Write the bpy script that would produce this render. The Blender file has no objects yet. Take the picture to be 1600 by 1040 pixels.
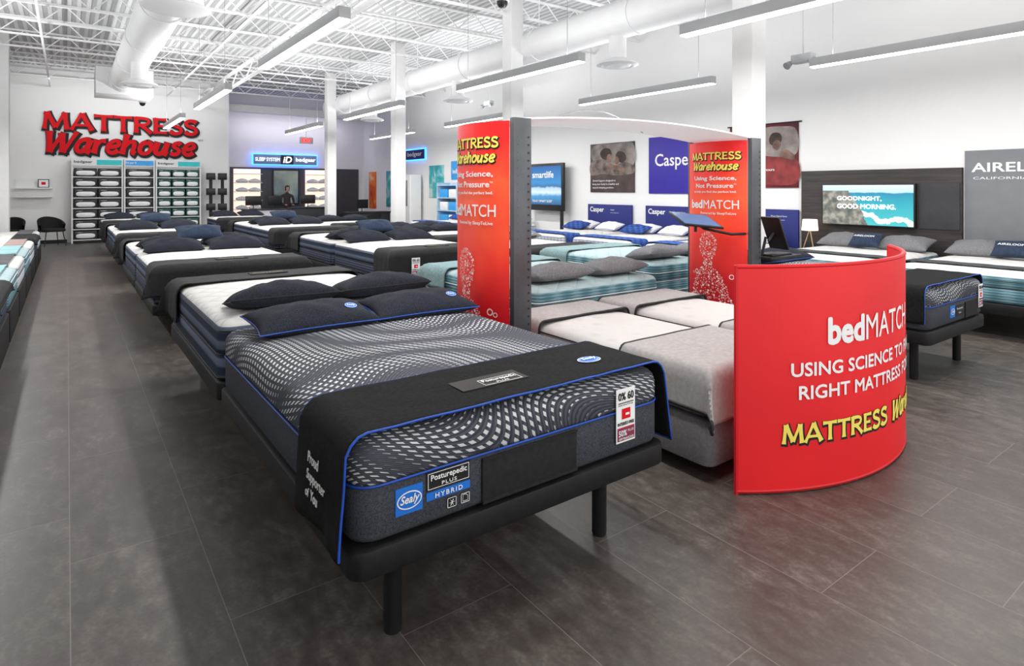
import bpy, math, random
from mathutils import Vector, Matrix
random.seed(4)
D=bpy.data; C=bpy.context
col=C.scene.collection
PI=math.pi
# ---------------------------------------------------------------- nodes
class NT:
    def __init__(s,name):
        s.m=D.materials.new(name); s.m.use_nodes=True
        s.t=s.m.node_tree; s.n=s.t.nodes; s.l=s.t.links
        s.b=s.n['Principled BSDF']
    def new(s,t,**k):
        x=s.n.new(t)
        for a,b in k.items(): setattr(x,a,b)
        return x
    def put(s,v,sock):
        if isinstance(v,bpy.types.NodeSocket): s.l.new(v,sock)
        else: sock.default_value=v
    def math(s,op,a,b=0.0,c=0.0):
        x=s.new('ShaderNodeMath',operation=op)
        s.put(a,x.inputs[0]); s.put(b,x.inputs[1]); s.put(c,x.inputs[2])
        return x.outputs[0]
    def clamp(s,a): return s.math('MINIMUM',s.math('MAXIMUM',a,0.0),1.0)
    def coord(s,w='Object'): return s.new('ShaderNodeTexCoord').outputs[w]
    def xyz(s,v):
        x=s.new('ShaderNodeSeparateXYZ'); s.l.new(v,x.inputs[0]); return x.outputs
    def noise(s,scale,detail=3,vec=None,out='Fac'):
        x=s.new('ShaderNodeTexNoise'); x.inputs['Scale'].default_value=scale; x.inputs['Detail'].default_value=detail
        s.l.new(vec if vec is not None else s.coord(),x.inputs['Vector']); return x.outputs[out]
    def ramp(s,f,stops):
        x=s.new('ShaderNodeValToRGB'); s.put(f,x.inputs[0])
        e=x.color_ramp.elements
        while len(e)<len(stops): e.new(.5)
        for i,(p,c) in enumerate(stops): e[i].position=p; e[i].color=(*c,1)
        return x.outputs[0]
    def mix(s,f,a,b):
        x=s.new('ShaderNodeMix',data_type='RGBA')
        s.put(f,x.inputs[0])
        for v,k in ((a,6),(b,7)):
            if isinstance(v,tuple): x.inputs[k].default_value=(*v,1)
            else: s.l.new(v,x.inputs[k])
        return x.outputs[2]
    def bump(s,h,strength=.3,dist=.01):
        x=s.new('ShaderNodeBump'); x.inputs['Strength'].default_value=strength; x.inputs['Distance'].default_value=dist
        s.l.new(h,x.inputs['Height']); s.l.new(x.outputs[0],s.b.inputs['Normal'])
    def color(s,c): s.put(c if not isinstance(c,tuple) else (*c,1),s.b.inputs['Base Color'])
_mc={}
def M(name,c,rough=.6,metal=0,var=.12,vs=6,bump=.0,bs=80,emit=0,ec=None,spec=.4):
    if name in _mc: return _mc[name]
    t=NT(name); b=t.b
    f=t.noise(vs)
    lo=tuple(max(0,x*(1-var)) for x in c); hi=tuple(min(1,x*(1+var)) for x in c)
    t.color(t.ramp(f,[(.3,lo),(.7,hi)]))
    b.inputs['Roughness'].default_value=rough; b.inputs['Metallic'].default_value=metal
    b.inputs['Specular IOR Level'].default_value=spec
    if bump: t.bump(t.noise(bs,2),bump,.01)
    if emit:
        b.inputs['Emission Color'].default_value=(*(ec or c),1); b.inputs['Emission Strength'].default_value=emit
    _mc[name]=t.m; return t.m
# ---------------------------------------------------------------- text outlines
_tc={}
def text_raw(body,shear=0,ext=0,sp=1.0):
    k=(body,shear,ext,sp)
    if k in _tc: return _tc[k]
    cu=D.curves.new('t','FONT'); cu.body=body; cu.size=1; cu.shear=shear; cu.space_character=sp
    cu.resolution_u=3; cu.extrude=ext
    o=D.objects.new('t',cu); col.objects.link(o)
    me=D.meshes.new_from_object(o.evaluated_get(C.evaluated_depsgraph_get()))
    vs=[tuple(v.co) for v in me.vertices]; fs=[tuple(p.vertices) for p in me.polygons]
    D.objects.remove(o); D.curves.remove(cu); D.meshes.remove(me)
    x0=min(v[0] for v in vs); x1=max(v[0] for v in vs); y0=min(v[1] for v in vs); y1=max(v[1] for v in vs)
    _tc[k]=([(v[0]-x0,v[1]-y0,v[2]) for v in vs],fs,x1-x0,y1-y0)
    return _tc[k]
# stroke skeletons of the store logo lettering: (advance, [strokes]); stroke = (weight, points)
GL={
'M':(1.06,[(.95,[(.10,0),(.19,1)]),(1.15,[(.19,1),(.53,.10)]),(.8,[(.53,.10),(.86,1)]),(1.15,[(.86,1),(.95,0)])]),
'A':(.92,[(.8,[(.05,0),(.46,1)]),(1.15,[(.46,1),(.87,0)]),(.7,[(.2,.30),(.72,.30)])]),
'T':(.80,[(.8,[(.03,.92),(.79,.92)]),(1.15,[(.41,.95),(.41,0)])]),
'R':(.84,[(1.15,[(.16,0),(.16,1)]),(.85,[(.14,.92),(.45,.93),(.66,.85),(.68,.66),(.52,.52),(.16,.49)]),(1.0,[(.38,.50),(.80,0)])]),
'E':(.70,[(1.15,[(.16,0),(.16,1)]),(.8,[(.12,.92),(.64,.92)]),(.75,[(.14,.50),(.56,.50)]),(.8,[(.12,.08),(.66,.08)])]),
'S':(.70,[(1.0,[(.60,.82),(.48,.92),(.28,.93),(.14,.80),(.17,.64),(.36,.53),(.56,.42),(.60,.22),(.46,.08),(.24,.07),(.08,.19)])]),
'W':(1.10,[(1.15,[(.06,1),(.28,0)]),(.8,[(.28,0),(.56,.92)]),(1.15,[(.53,.92),(.75,0)]),(.8,[(.75,0),(1.05,1)])]),
'a':(.66,[(1.0,[(.52,.60),(.34,.66),(.15,.54),(.09,.30),(.17,.09),(.34,.08),(.50,.28)]),(1.15,[(.53,.66),(.51,.12),(.64,.04)])]),
'r':(.50,[(1.15,[(.13,.66),(.13,0)]),(.95,[(.13,.40),(.26,.60),(.46,.62)])]),
'e':(.60,[(.9,[(.10,.34),(.34,.36),(.50,.46),(.44,.62),(.28,.65),(.12,.48),(.10,.22),(.24,.06),(.40,.06),(.54,.17)])]),
'h':(.68,[(1.15,[(.12,1),(.12,0)]),(1.0,[(.12,.40),(.28,.60),(.46,.62),(.52,.46),(.52,.12),(.64,.03)])]),
'o':(.64,[(1.0,[(.32,.64),(.15,.55),(.09,.34),(.16,.12),(.32,.05),(.48,.13),(.55,.34),(.48,.56),(.32,.64)])]),
'u':(.68,[(1.15,[(.12,.66),(.12,.22),(.24,.06),(.42,.12),(.52,.30)]),(1.15,[(.53,.66),(.53,.12),(.65,.03)])]),
's':(.54,[(.9,[(.44,.55),(.32,.65),(.17,.60),(.15,.47),(.30,.37),(.43,.27),(.41,.12),(.26,.05),(.09,.13)])]),
}
def crom(pts,n=6):
    if len(pts)<3:
        return [tuple(pts[0][c]+(pts[1][c]-pts[0][c])*i/n for c in (0,1)) for i in range(n+1)]
    P=[tuple(2*pts[0][c]-pts[1][c] for c in (0,1))]+list(pts)+[tuple(2*pts[-1][c]-pts[-2][c] for c in (0,1))]; out=[]
    for i in range(1,len(P)-2):
        for j in range(n):
            t=j/n; out.append(tuple(.5*((2*P[i][c])+(-P[i-1][c]+P[i+1][c])*t+(2*P[i-1][c]-5*P[i][c]+4*P[i+1][c]-P[i+2][c])*t*t+(-P[i-1][c]+3*P[i][c]-3*P[i+1][c]+P[i+2][c])*t**3) for c in (0,1)))
    out.append(tuple(pts[-1])); return out
def rr(hx,hy,r,n=5):
    r=min(r,hx*.98,hy*.98); p=[]
    for cx,cy,a in ((hx-r,hy-r,0),(-hx+r,hy-r,90),(-hx+r,-hy+r,180),(hx-r,-hy+r,270)):
        for i in range(n+1):
            t=math.radians(a+90*i/n); p.append((cx+r*math.cos(t),cy+r*math.sin(t)))
    return p
class MB:
    def __init__(s): s.v=[]; s.f=[]; s.m=[]
    def add(s,vs,fs,mi=0):
        o=len(s.v); s.v+=[tuple(v) for v in vs]; s.f+=[tuple(i+o for i in f) for f in fs]
        s.m+=(mi if isinstance(mi,list) else [mi]*len(fs)); return s
    def box(s,x0,x1,y0,y1,z0,z1,mi=0):
        return s.add([(x0,y0,z0),(x1,y0,z0),(x1,y1,z0),(x0,y1,z0),(x0,y0,z1),(x1,y0,z1),(x1,y1,z1),(x0,y1,z1)],
          [(0,3,2,1),(4,5,6,7),(0,1,5,4),(1,2,6,5),(2,3,7,6),(3,0,4,7)],mi)
    def loft(s,rings,mi=0,caps=True,closed=True):
        n=len(rings[0]); vs=[p for r in rings for p in r]; fs=[]; ms=[]
        for i in range(len(rings)-1):
            for j in range(n if closed else n-1):
                k=(j+1)%n; fs.append((i*n+j,i*n+k,(i+1)*n+k,(i+1)*n+j)); ms.append(mi[i] if isinstance(mi,list) else mi)
        if caps:
            fs.append(tuple(range(n-1,-1,-1))); ms.append(ms[0])
            fs.append(tuple((len(rings)-1)*n+j for j in range(n))); ms.append(mi[-1] if isinstance(mi,list) else mi)
        return s.add(vs,fs,ms)
    def rbox(s,x0,x1,y0,y1,z0,z1,r=.02,b=.008,mi=0):
        cx,cy=(x0+x1)/2,(y0+y1)/2; hx,hy=(x1-x0)/2,(y1-y0)/2
        R=[]
        for z,i in ((z0,b),(z0+b*.3,b*.3),(z0+b,0),(z1-b,0),(z1-b*.3,b*.3),(z1,b)):
            R.append([(cx+p[0],cy+p[1],z) for p in rr(hx-i,hy-i,max(r-i,.002))])
        return s.loft(R,mi)
    def tube(s,pts,r,n=6,closed=False,mi=0):
        pts=[Vector(p) for p in pts]; R=[]; L=len(pts); up0=None
        for i,p in enumerate(pts):
            a=pts[(i-1)%L] if (closed or i>0) else p; b=pts[(i+1)%L] if (closed or i<L-1) else p
            d=(b-a).normalized(); up=Vector((0,0,1)) if abs(d.z)<.9 else Vector((1,0,0))
            if up0 is not None: up=up0
            e=d.cross(up).normalized(); f=e.cross(d).normalized(); up0=f
            R.append([p+r*(math.cos(2*PI*k/n)*e+math.sin(2*PI*k/n)*f) for k in range(n)])
        if closed: R.append(R[0]); return s.loft(R,mi,caps=False)
        return s.loft(R,mi)
    def cyl(s,p0,p1,r0,r1=None,n=16,mi=0):
        r1=r0 if r1 is None else r1
        p0=Vector(p0);p1=Vector(p1); d=(p1-p0).normalized(); up=Vector((0,0,1)) if abs(d.z)<.9 else Vector((1,0,0))
        e=d.cross(up).normalized(); f=e.cross(d)
        return s.loft([[p+r*(math.cos(2*PI*k/n)*e+math.sin(2*PI*k/n)*f) for k in range(n)] for p,r in ((p0,r0),(p1,r1))],mi)
    def lathe(s,prof,c=(0,0,0),n=20,mi=0):
        return s.loft([[(c[0]+r*math.cos(2*PI*k/n),c[1]+r*math.sin(2*PI*k/n),c[2]+z) for k in range(n)] for r,z in prof],mi)
    def text(s,body,w,h,fn,mi=0,bold=0,shear=0,ext=0,sp=1.0,center=False,st=.00022):
        # bold strokes: the glyph layered in a ring of slightly raised copies
        vs,fs,W,H=text_raw(body,shear,ext,sp); B=bold
        W+=2*B; H+=2*B
        if w is None: w=W/H*h
        if h is None: h=H/W*w
        ox=-w/2 if center else 0
        offs=[(B,B)]
        if B>.003: offs=[(B+B*math.cos(k*PI/4),B+B*math.sin(k*PI/4)) for k in range(8)]+offs
        e=h*.02
        for q,(a,c) in enumerate(offs):
            out=[]
            for v in vs:
                u_,v_=(v[0]+a)/W*w+ox,(v[1]+c)/H*h
                p=Vector(fn(u_,v_,v[2]))
                if q:
                    n=(Vector(fn(u_+e,v_,v[2]))-p).cross(Vector(fn(u_,v_+e,v[2]))-p)
                    if n.length>0: p=p+n.normalized()*st*q
                out.append(p)
            s.add(out,fs,mi)
        return s
    def logo(s,body,w,h,fn,mi=0,grow=0.0,shear=0,center=False,st=.0003,wt=.21):
        # flared-stroke logo lettering; grow (fraction of letter height) widens every stroke for the dark outline
        tot=sum(GL[c][0] for c in body)+shear*.9; k=w/tot; ox=-w/2 if center else 0; x=0; q=0; e=h*.02
        for c in body:
            adv,strokes=GL[c]
            for wgt,pts in strokes:
                P=crom([(x+a+shear*b,b) for a,b in pts]); n=len(P)-1
                P=[(a*k+ox,b*h) for a,b in P]
                L=[];R=[]
                if grow:
                    d0=(P[0][0]-P[1][0],P[0][1]-P[1][1]); l=math.hypot(*d0) or 1; P[0]=(P[0][0]+d0[0]/l*grow*h,P[0][1]+d0[1]/l*grow*h)
                    d0=(P[-1][0]-P[-2][0],P[-1][1]-P[-2][1]); l=math.hypot(*d0) or 1; P[-1]=(P[-1][0]+d0[0]/l*grow*h,P[-1][1]+d0[1]/l*grow*h)
                for i,(a,b) in enumerate(P):
                    p0=P[max(0,i-1)]; p1=P[min(n,i+1)]; dx,dy=p1[0]-p0[0],p1[1]-p0[1]; l=math.hypot(dx,dy) or 1
                    t=abs(2*i/n-1); ww=(wt*wgt*(.92+.34*t**3)/2)*h*min(1.0,k/h*1.15)+grow*h
                    nx,ny=-dy/l*ww,dx/l*ww
                    for S,sg in ((L,1),(R,-1)):
                        u_,v_=a+sg*nx,b+sg*ny; pp=Vector(fn(u_,v_,0))
                        nn=(Vector(fn(u_+e,v_,0))-pp).cross(Vector(fn(u_,v_+e,0))-pp)
                        if nn.length>0: pp=pp+nn.normalized()*(st*(q%5)+i*st*.03)
                        S.append(pp)
                s.add(L+R,[(i,n+1+i,n+2+i,i+1) for i in range(n)],mi); q+=1
            x+=adv
        return s
    def mesh(s,name,mats,ang=40):
        me=D.meshes.new(name); me.from_pydata(s.v,[],s.f)
        for m in mats: me.materials.append(m)
        for p,i in zip(me.polygons,s.m): p.material_index=i; p.use_smooth=True
        me.set_sharp_from_angle(angle=math.radians(ang)); me.update(); return me
def obj(name,data,mats=None,parent=None,loc=(0,0,0),rot=(0,0,0),label=None,cat=None,group=None,kind=None,ang=40):
    if isinstance(data,MB): data=data.mesh(name,mats or [],ang)
    o=D.objects.new(name,data); col.objects.link(o)
    o.location=loc; o.rotation_euler=rot
    if parent: o.parent=parent
    if label: o['label']=label
    if cat: o['category']=cat
    if group: o['group']=group
    if kind: o['kind']=kind
    return o
def empty(name,loc,rot=(0,0,0),**k):
    o=obj(name,None,loc=loc,rot=rot,**k); o.empty_display_size=.2; return o
def planeX(x,y0,z0):   # writing on a wall facing -X: reads toward -Y
    return lambda u,v,d=0:(x-d,y0-u,z0+v)
# ---------------------------------------------------------------- materials
white=M('white_paint',(.84,.84,.84),.7,var=.02)
wallm=M('wall_paint',(.87,.87,.865),.8,var=.01,vs=1)
wallpurple=M('pale_grey_wall_paint',(.80,.785,.81),.8,var=.02,vs=1)
black=M('black_fabric',(.012,.012,.014),.85,var=.3,vs=40,bump=.2,bs=400)
blackp=M('black_plastic',(.012,.012,.013),.4,var=.2)
basem=M('bed_base_black',(.008,.008,.009),.6,var=.3,vs=30,bump=.1,bs=300,spec=.3)
throwm=M('black_throw_knit',(.011,.012,.012),.9,var=.35,vs=60,bump=.35,bs=500,spec=.12)
char=M('charcoal_pillow',(.022,.025,.035),.9,var=.4,vs=120,bump=.3,bs=300,spec=.15)
greyp=M('grey_pillow',(.19,.19,.20),.9,var=.2,vs=60,bump=.3,bs=300,spec=.2)
greyblanket=M('grey_blanket',(.36,.34,.335),.95,var=.10,vs=40,bump=.25,bs=250,spec=.1)
bluepipe=M('blue_piping',(.008,.07,.42),.5)
blackpipe=M('black_piping',(.01,.01,.01),.6)
whitetxt=M('white_print',(.88,.88,.88),.6,var=.01)
yellowtxt=M('yellow_print',(.93,.76,.13),.6,var=.02)
blacktxt=M('black_print',(.008,.008,.008),.6,var=.01)
redtxt=M('red_letter',(.70,.006,.012),.6,var=.02,spec=.2)
bluel=M('blue_label',(.01,.16,.62),.5,var=.03)
steel=M('brushed_steel',(.4,.4,.42),.35,metal=.8)
alum=M('pendant_aluminium',(.46,.47,.48),.45,metal=.2,var=.03)
lightm=M('light_diffuser',(1,1,1),.5,emit=6,ec=(1,.99,.97))
ductm=M('duct_white',(.80,.80,.81),.5,var=.03,vs=2)
caspnavy=M('navy_blue_board',(.012,.02,.17),.6,var=.05)
navydk=M('dark_navy_cloth',(.02,.035,.07),.85,var=.2,vs=30,bump=.2,bs=300)
whitep=M('white_pillow',(.8,.8,.82),.8,var=.03,bump=.2)
def quilt(name,c,scale=9,strength=.5,rough=.9):
    t=NT(name); co=t.coord(); x,y,z=t.xyz(co)
    a=t.math('ABSOLUTE',t.math('SINE',t.math('MULTIPLY',t.math('ADD',x,y),scale)))
    b=t.math('ABSOLUTE',t.math('SINE',t.math('MULTIPLY',t.math('SUBTRACT',x,y),scale)))
    h=t.math('POWER',t.math('MULTIPLY',a,b),.35)
    n=t.noise(120,3)
    t.color(t.mix(t.math('ADD',t.math('MULTIPLY',h,.6),t.math('MULTIPLY',n,.4)),tuple(k*.84 for k in c),c))
    t.bump(t.math('ADD',h,t.math('MULTIPLY',n,.15)),strength,.02); t.b.inputs['Roughness'].default_value=rough
    t.b.inputs['Specular IOR Level'].default_value=.15
    return t.m
qwhite=quilt('white_quilted_top',(.72,.71,.69),14)
def tufted():
    t=NT('pale_grey_tufted_top'); co=t.coord(); v=t.new('ShaderNodeTexVoronoi'); v.inputs['Scale'].default_value=5.5; v.inputs['Randomness'].default_value=.25; t.l.new(co,v.inputs['Vector'])
    h=t.math('POWER',t.clamp(t.math('MULTIPLY',v.outputs['Distance'],3.0)),.5); n=t.noise(14,4)
    t.color(t.mix(t.clamp(t.math('ADD',h,t.math('MULTIPLY',t.math('SUBTRACT',n,.5),.4))),(.38,.36,.35),(.53,.51,.50)))
    t.bump(t.math('ADD',h,t.math('MULTIPLY',n,.4)),.6,.02); t.b.inputs['Roughness'].default_value=.95; t.b.inputs['Specular IOR Level'].default_value=.1
    return t.m
qgrey=tufted()
qteal=quilt('pale_teal_quilted_top',(.42,.54,.56),14)
def stripeside(name,c1,c2,hz=70,xs=0.0,rough=.85):
    t=NT(name); x,y,z=t.xyz(t.coord())
    s=t.math('ADD',x,y)
    a=t.math('SINE',t.math('ADD',t.math('MULTIPLY',z,hz),t.math('MULTIPLY',s,xs)))
    b=t.math('SINE',t.math('SUBTRACT',t.math('MULTIPLY',z,hz),t.math('MULTIPLY',s,xs)))
    m=t.math('MULTIPLY',a,b) if xs else a
    f=t.math('ADD',t.math('MULTIPLY',m,1.2),.45)
    t.color(t.mix(t.clamp(f),c1,c2))
    t.bump(m,.4,.006); t.b.inputs['Roughness'].default_value=rough; t.b.inputs['Specular IOR Level'].default_value=.2
    return t.m
sideNavy=stripeside('navy_diamond_border',(.010,.014,.027),(.075,.09,.13),90,80)
sideNavy2=stripeside('navy_ribbed_border',(.022,.033,.062),(.11,.135,.19),60,0)
sideTeal=stripeside('teal_ribbed_border',(.07,.17,.21),(.20,.34,.39),110,14)
sideGrey=stripeside('grey_border',(.15,.15,.155),(.25,.25,.26),160,30)
sideWhite=stripeside('white_border',(.42,.46,.52),(.66,.68,.71),90,30)
sideBlue=stripeside('blue_border',(.02,.05,.22),(.05,.11,.36),120,20)
def swirl():
    t=NT('swirl_dash_knit'); x,y,z=t.xyz(t.coord())
    zz=t.math('SUBTRACT',z,.78)
    u=t.math('ADD',x,zz); v=t.math('ADD',y,zz)
    def sn(a): return t.math('SINE',a)
    w1=sn(t.math('ADD',t.math('MULTIPLY',u,5.2),t.math('MULTIPLY',v,2.4)))
    w2=sn(t.math('ADD',t.math('MULTIPLY',v,5.6),t.math('MULTIPLY',u,-3.1)))
    w3=sn(t.math('ADD',t.math('MULTIPLY',v,2.7),t.math('MULTIPLY',u,3.9)))
    f=t.math('ADD',v,t.math('ADD',t.math('MULTIPLY',w1,.11),t.math('MULTIPLY',w3,.06)))
    g=t.math('ADD',u,t.math('ADD',t.math('MULTIPLY',w2,.04),t.math('MULTIPLY',w1,-.03)))
    K=36
    A=sn(t.math('MULTIPLY',f,2*PI*K))
    B=sn(t.math('ADD',t.math('MULTIPLY',g,2*PI*24),t.math('MULTIPLY',f,2*PI*6)))
    low=sn(t.math('ADD',t.math('MULTIPLY',t.math('ADD',f,t.math('MULTIPLY',g,.40)),14),t.math('MULTIPLY',w2,1.7)))
    th=t.math('ADD',t.math('MULTIPLY',low,.48),.50)
    mA=t.clamp(t.math('MULTIPLY',t.math('SUBTRACT',A,th),6.0))
    mB=t.clamp(t.math('MULTIPLY',t.math('SUBTRACT',B,t.math('SUBTRACT',t.math('MULTIPLY',low,.15),.08)),7))
    m=t.math('MULTIPLY',mA,mB)
    n=t.noise(260,2)
    ribs=t.math('ADD',t.math('MULTIPLY',sn(t.math('MULTIPLY',f,2*PI*K*2)),.5),.5)
    dark=t.mix(t.math('MULTIPLY',ribs,.7),(.036,.040,.052),(.105,.112,.135))
    t.color(t.mix(m,dark,(.62,.63,.645)))
    t.bump(t.math('ADD',m,t.math('MULTIPLY',n,.3)),.35,.006)
    t.b.inputs['Roughness'].default_value=.85; t.b.inputs['Specular IOR Level'].default_value=.2
    return t.m
swirlm=swirl()
heather=M('charcoal_heather_border',(.052,.057,.070),.95,var=.4,vs=180,bump=.3,bs=400,spec=.15)
def floorm():
    t=NT('vinyl_plank_floor'); co=t.coord(); x,y,z=t.xyz(co)
    cm=t.new('ShaderNodeCombineXYZ'); t.l.new(y,cm.inputs[0]); t.l.new(t.math('ADD',x,-.01),cm.inputs[1])
    br=t.new('ShaderNodeTexBrick'); t.l.new(cm.outputs[0],br.inputs['Vector'])
    br.offset=.37; br.inputs['Scale'].default_value=1; br.inputs['Brick Width'].default_value=1.22; br.inputs['Row Height'].default_value=.48
    br.inputs['Mortar Size'].default_value=.0017; br.inputs['Mortar Smooth'].default_value=.0; br.inputs['Bias'].default_value=0
    br.inputs['Color1'].default_value=(.0,.0,.0,1); br.inputs['Color2'].default_value=(1,1,1,1); br.inputs['Mortar'].default_value=(.5,.5,.5,1)
    bw=t.new('ShaderNodeRGBToBW'); t.l.new(br.outputs['Color'],bw.inputs[0])
    sh=t.new('ShaderNodeCombineXYZ'); t.l.new(t.math('MULTIPLY',x,1.9),sh.inputs[0]); t.l.new(t.math('MULTIPLY',y,.9),sh.inputs[1]); t.l.new(t.math('MULTIPLY',bw.outputs[0],7.0),sh.inputs[2])
    n1=t.noise(3.0,10,sh.outputs[0]); n2=t.noise(12,10,sh.outputs[0]); n3=t.noise(60,6)
    f=t.math('ADD',t.math('ADD',t.math('MULTIPLY',n1,.32),t.math('MULTIPLY',n2,.40)),t.math('ADD',t.math('MULTIPLY',bw.outputs[0],.03),t.math('MULTIPLY',n3,.25)))
    c=t.ramp(f,[(.38,(.062,.051,.044)),(.48,(.080,.067,.059)),(.54,(.097,.083,.073)),(.60,(.122,.106,.095)),(.68,(.165,.146,.132))])
    c=t.mix(t.math('MULTIPLY',br.outputs['Fac'],.75),c,(.21,.19,.175)); t.color(c)
    t.l.new(t.math('ADD',t.math('MULTIPLY',n2,.22),.29),t.b.inputs['Roughness'])
    t.bump(t.math('ADD',n2,t.math('MULTIPLY',br.outputs['Fac'],-.6)),.08,.004)
    t.b.inputs['Specular IOR Level'].default_value=.42
    return t.m
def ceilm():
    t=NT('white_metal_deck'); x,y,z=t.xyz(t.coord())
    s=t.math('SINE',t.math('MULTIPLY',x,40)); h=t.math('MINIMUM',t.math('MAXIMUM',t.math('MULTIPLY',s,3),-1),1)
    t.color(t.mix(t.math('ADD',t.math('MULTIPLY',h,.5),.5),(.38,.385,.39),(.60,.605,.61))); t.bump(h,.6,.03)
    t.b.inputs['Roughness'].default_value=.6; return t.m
def redprint():
    t=NT('red_print_fabric')
    n=t.noise(1.5,2)
    t.color(t.ramp(n,[(.3,(.68,.004,.010)),(.7,(.82,.008,.012))])); t.b.inputs['Roughness'].default_value=.55
    t.b.inputs['Emission Color'].default_value=(.8,.003,.008,1); t.b.inputs['Emission Strength'].default_value=.08
    t.bump(t.noise(300,2),.1,.004); return t.m
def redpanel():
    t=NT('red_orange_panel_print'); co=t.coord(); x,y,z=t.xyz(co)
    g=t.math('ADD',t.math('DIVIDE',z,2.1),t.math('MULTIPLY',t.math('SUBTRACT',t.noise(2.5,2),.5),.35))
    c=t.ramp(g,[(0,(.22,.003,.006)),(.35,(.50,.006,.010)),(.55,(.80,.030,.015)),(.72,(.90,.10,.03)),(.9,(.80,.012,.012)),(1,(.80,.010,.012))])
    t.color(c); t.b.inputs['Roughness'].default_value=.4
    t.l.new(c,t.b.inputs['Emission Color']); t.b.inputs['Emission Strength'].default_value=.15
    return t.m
def woodm():
    t=NT('dark_wood_panel'); co=t.coord(); mp=t.new('ShaderNodeMapping'); t.l.new(co,mp.inputs[0]); mp.inputs['Scale'].default_value=(1,1,14)
    n=t.noise(2,6,mp.outputs[0])
    t.color(t.ramp(n,[(.3,(.016,.012,.011)),(.7,(.045,.035,.031))])); t.b.inputs['Roughness'].default_value=.6; return t.m
redf=redprint(); redp=redpanel(); wood=woodm()
# ---------------------------------------------------------------- room
X0,X1,Y0,Y1,YR,ZC=-2.7,10.15,-2.0,22.4,24.5,5.2
def struct(name,b,m): obj(name,b,[m],kind='structure')
struct('floor',MB().box(X0-.1,X1+.1,Y0,YR+.1,-.1,0),floorm())
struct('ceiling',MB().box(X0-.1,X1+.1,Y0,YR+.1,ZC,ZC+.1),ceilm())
struct('wall_right',MB().box(X1,X1+.1,Y0,YR+.1,0,ZC),wallm)
struct('wall_left',MB().box(X0-.1,X0,Y0,Y1+.1,0,ZC),wallm)
struct('wall_back',MB().box(X0,4.45,Y1,Y1+.1,0,ZC),wallm)
struct('wall_return',MB().box(4.35,4.45,Y1+.1,YR,0,ZC),wallpurple)
struct('wall_recess',MB().box(4.45,X1,YR,YR+.1,0,ZC),wallpurple)
struct('baseboard_back',MB().box(X0,.0,Y1-.02,Y1,0,.1),blackp)
def column(x,y,s,n):
    b=MB().rbox(x-s/2,x+s/2,y-s/2,y+s/2,.0,ZC,.015,.004); b.box(x-s/2-.01,x+s/2+.01,y-s/2-.01,y+s/2+.01,0,.1)
    obj('trim_%d'%n,b,[white],kind='structure')
for i,(x,y) in enumerate(((6.65,4.24),(6.65,9.06),(6.65,13.88),(6.65,18.7))): column(x,y,.28,i+1)
column(-1.28,18.3,.4,5)
obj('trim_6',MB().box(4.45,X1,23.2,23.4,4.35,4.6),[white],kind='structure')
jb=MB()
for z in (5.08,4.72):
    jb.box(X0+.01,X1-.01,-.03,-.008,z,z+.035); jb.box(X0+.01,X1-.01,.008,.03,z,z+.035)
n=34; step=(X1-X0-.1)/n
for i in range(n):
    xa=X0+.05+i*step; za,zb=(4.74,5.1) if i%2==0 else (5.1,4.74)
    jb.cyl((xa,0,za),(xa+step,0,zb),.012,n=5)
jm=jb.mesh('roof_joist',[white])
for i in range(15):
    y=2.0+i*1.42
    if y<22.2: obj('roof_joist',jm,loc=(0,y,0.08),label='white painted open-web steel joist under the roof deck',cat='roof joist',group='roof joists under the deck')
gb=MB()
for z in (4.58,4.2):
    gb.box(-.05,.05,Y0,YR-.05,z,z+.04)
nn=32; st=(YR-Y0-.2)/nn
for i in range(nn):
    za,zb=(4.22,4.6) if i%2==0 else (4.6,4.22)
    gb.cyl((0,Y0+.1+i*st,za),(0,Y0+.1+(i+1)*st,zb),.018,n=5)
gm=gb.mesh('roof_girder',[white])
for x in (3.6,): obj('roof_girder',gm,loc=(x,0,.12),label='white painted steel truss girder carrying the joists',cat='roof girder')
for x in (-.4,2.6,8.9):
    obj('sprinkler_pipe',MB().cyl((x,-1,4.6),(x,Y1-.01 if x<4.4 else YR-.01,4.6),.022,n=8),[white],label='thin white painted sprinkler pipe under the joists',cat='pipe',group='sprinkler pipes')
def duct(x,z,r,y0,y1,name,lab):
    e=empty(name,(x,y0,z),label=lab,cat='air duct')
    b=MB().cyl((0,0,0),(0,y1-y0,0),r,n=28)
    obj('duct_pipe',b,[ductm],e)
    y=0.6
    while y<y1-y0:
        obj('duct_band',MB().cyl((0,y,0),(0,y+.05,0),r+.014,n=28),[ductm],e)
        obj('duct_hanger',MB().cyl((0,y+.02,r-.02),(0,y+.02,ZC-z),.008,n=6),[white],e); y+=2.4
    return e
d1=duct(7.0,4.25,.29,-1.5,19.6,'air_duct','large white round spiral air duct hung below the ceiling')
d2=duct(1.1,4.25,.30,2.0,17.6,'air_duct','white round air duct ending in a square plenum box')
obj('duct_plenum',MB().rbox(-.55,.65,15.6,16.6,-.35,.3,.02,.01),[ductm],d2)
obj('duct_collar',MB().lathe([(.36,-.42),(.40,-.40),(.32,-.36),(.30,-.2)],(0,6.6,0),24),[ductm],d2)
def diffuser(x,y):
    b=MB().lathe([(.10,.30),(.14,.22),(.14,.10),(.30,.04),(.33,.0),(.26,-.02),(.22,.0),(.18,-.035),(.10,-.02),(.02,-.045)],(0,0,0),28)
    b.lathe([(.14,.75),(.14,.2)],(0,0,-.02),20)
    obj('ceiling_diffuser',b,[ductm],loc=(x,y,3.55),label='round white stepped air diffuser under the duct',cat='air diffuser',group='round air diffusers')
for x,y in ((7.0,6.75),(7.0,11.6),(7.0,16.3),(1.1,13.4)): diffuser(x,y)
pb=MB().rbox(-.06,.06,-1.48,1.48,0,.11,.01,.004)
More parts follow.
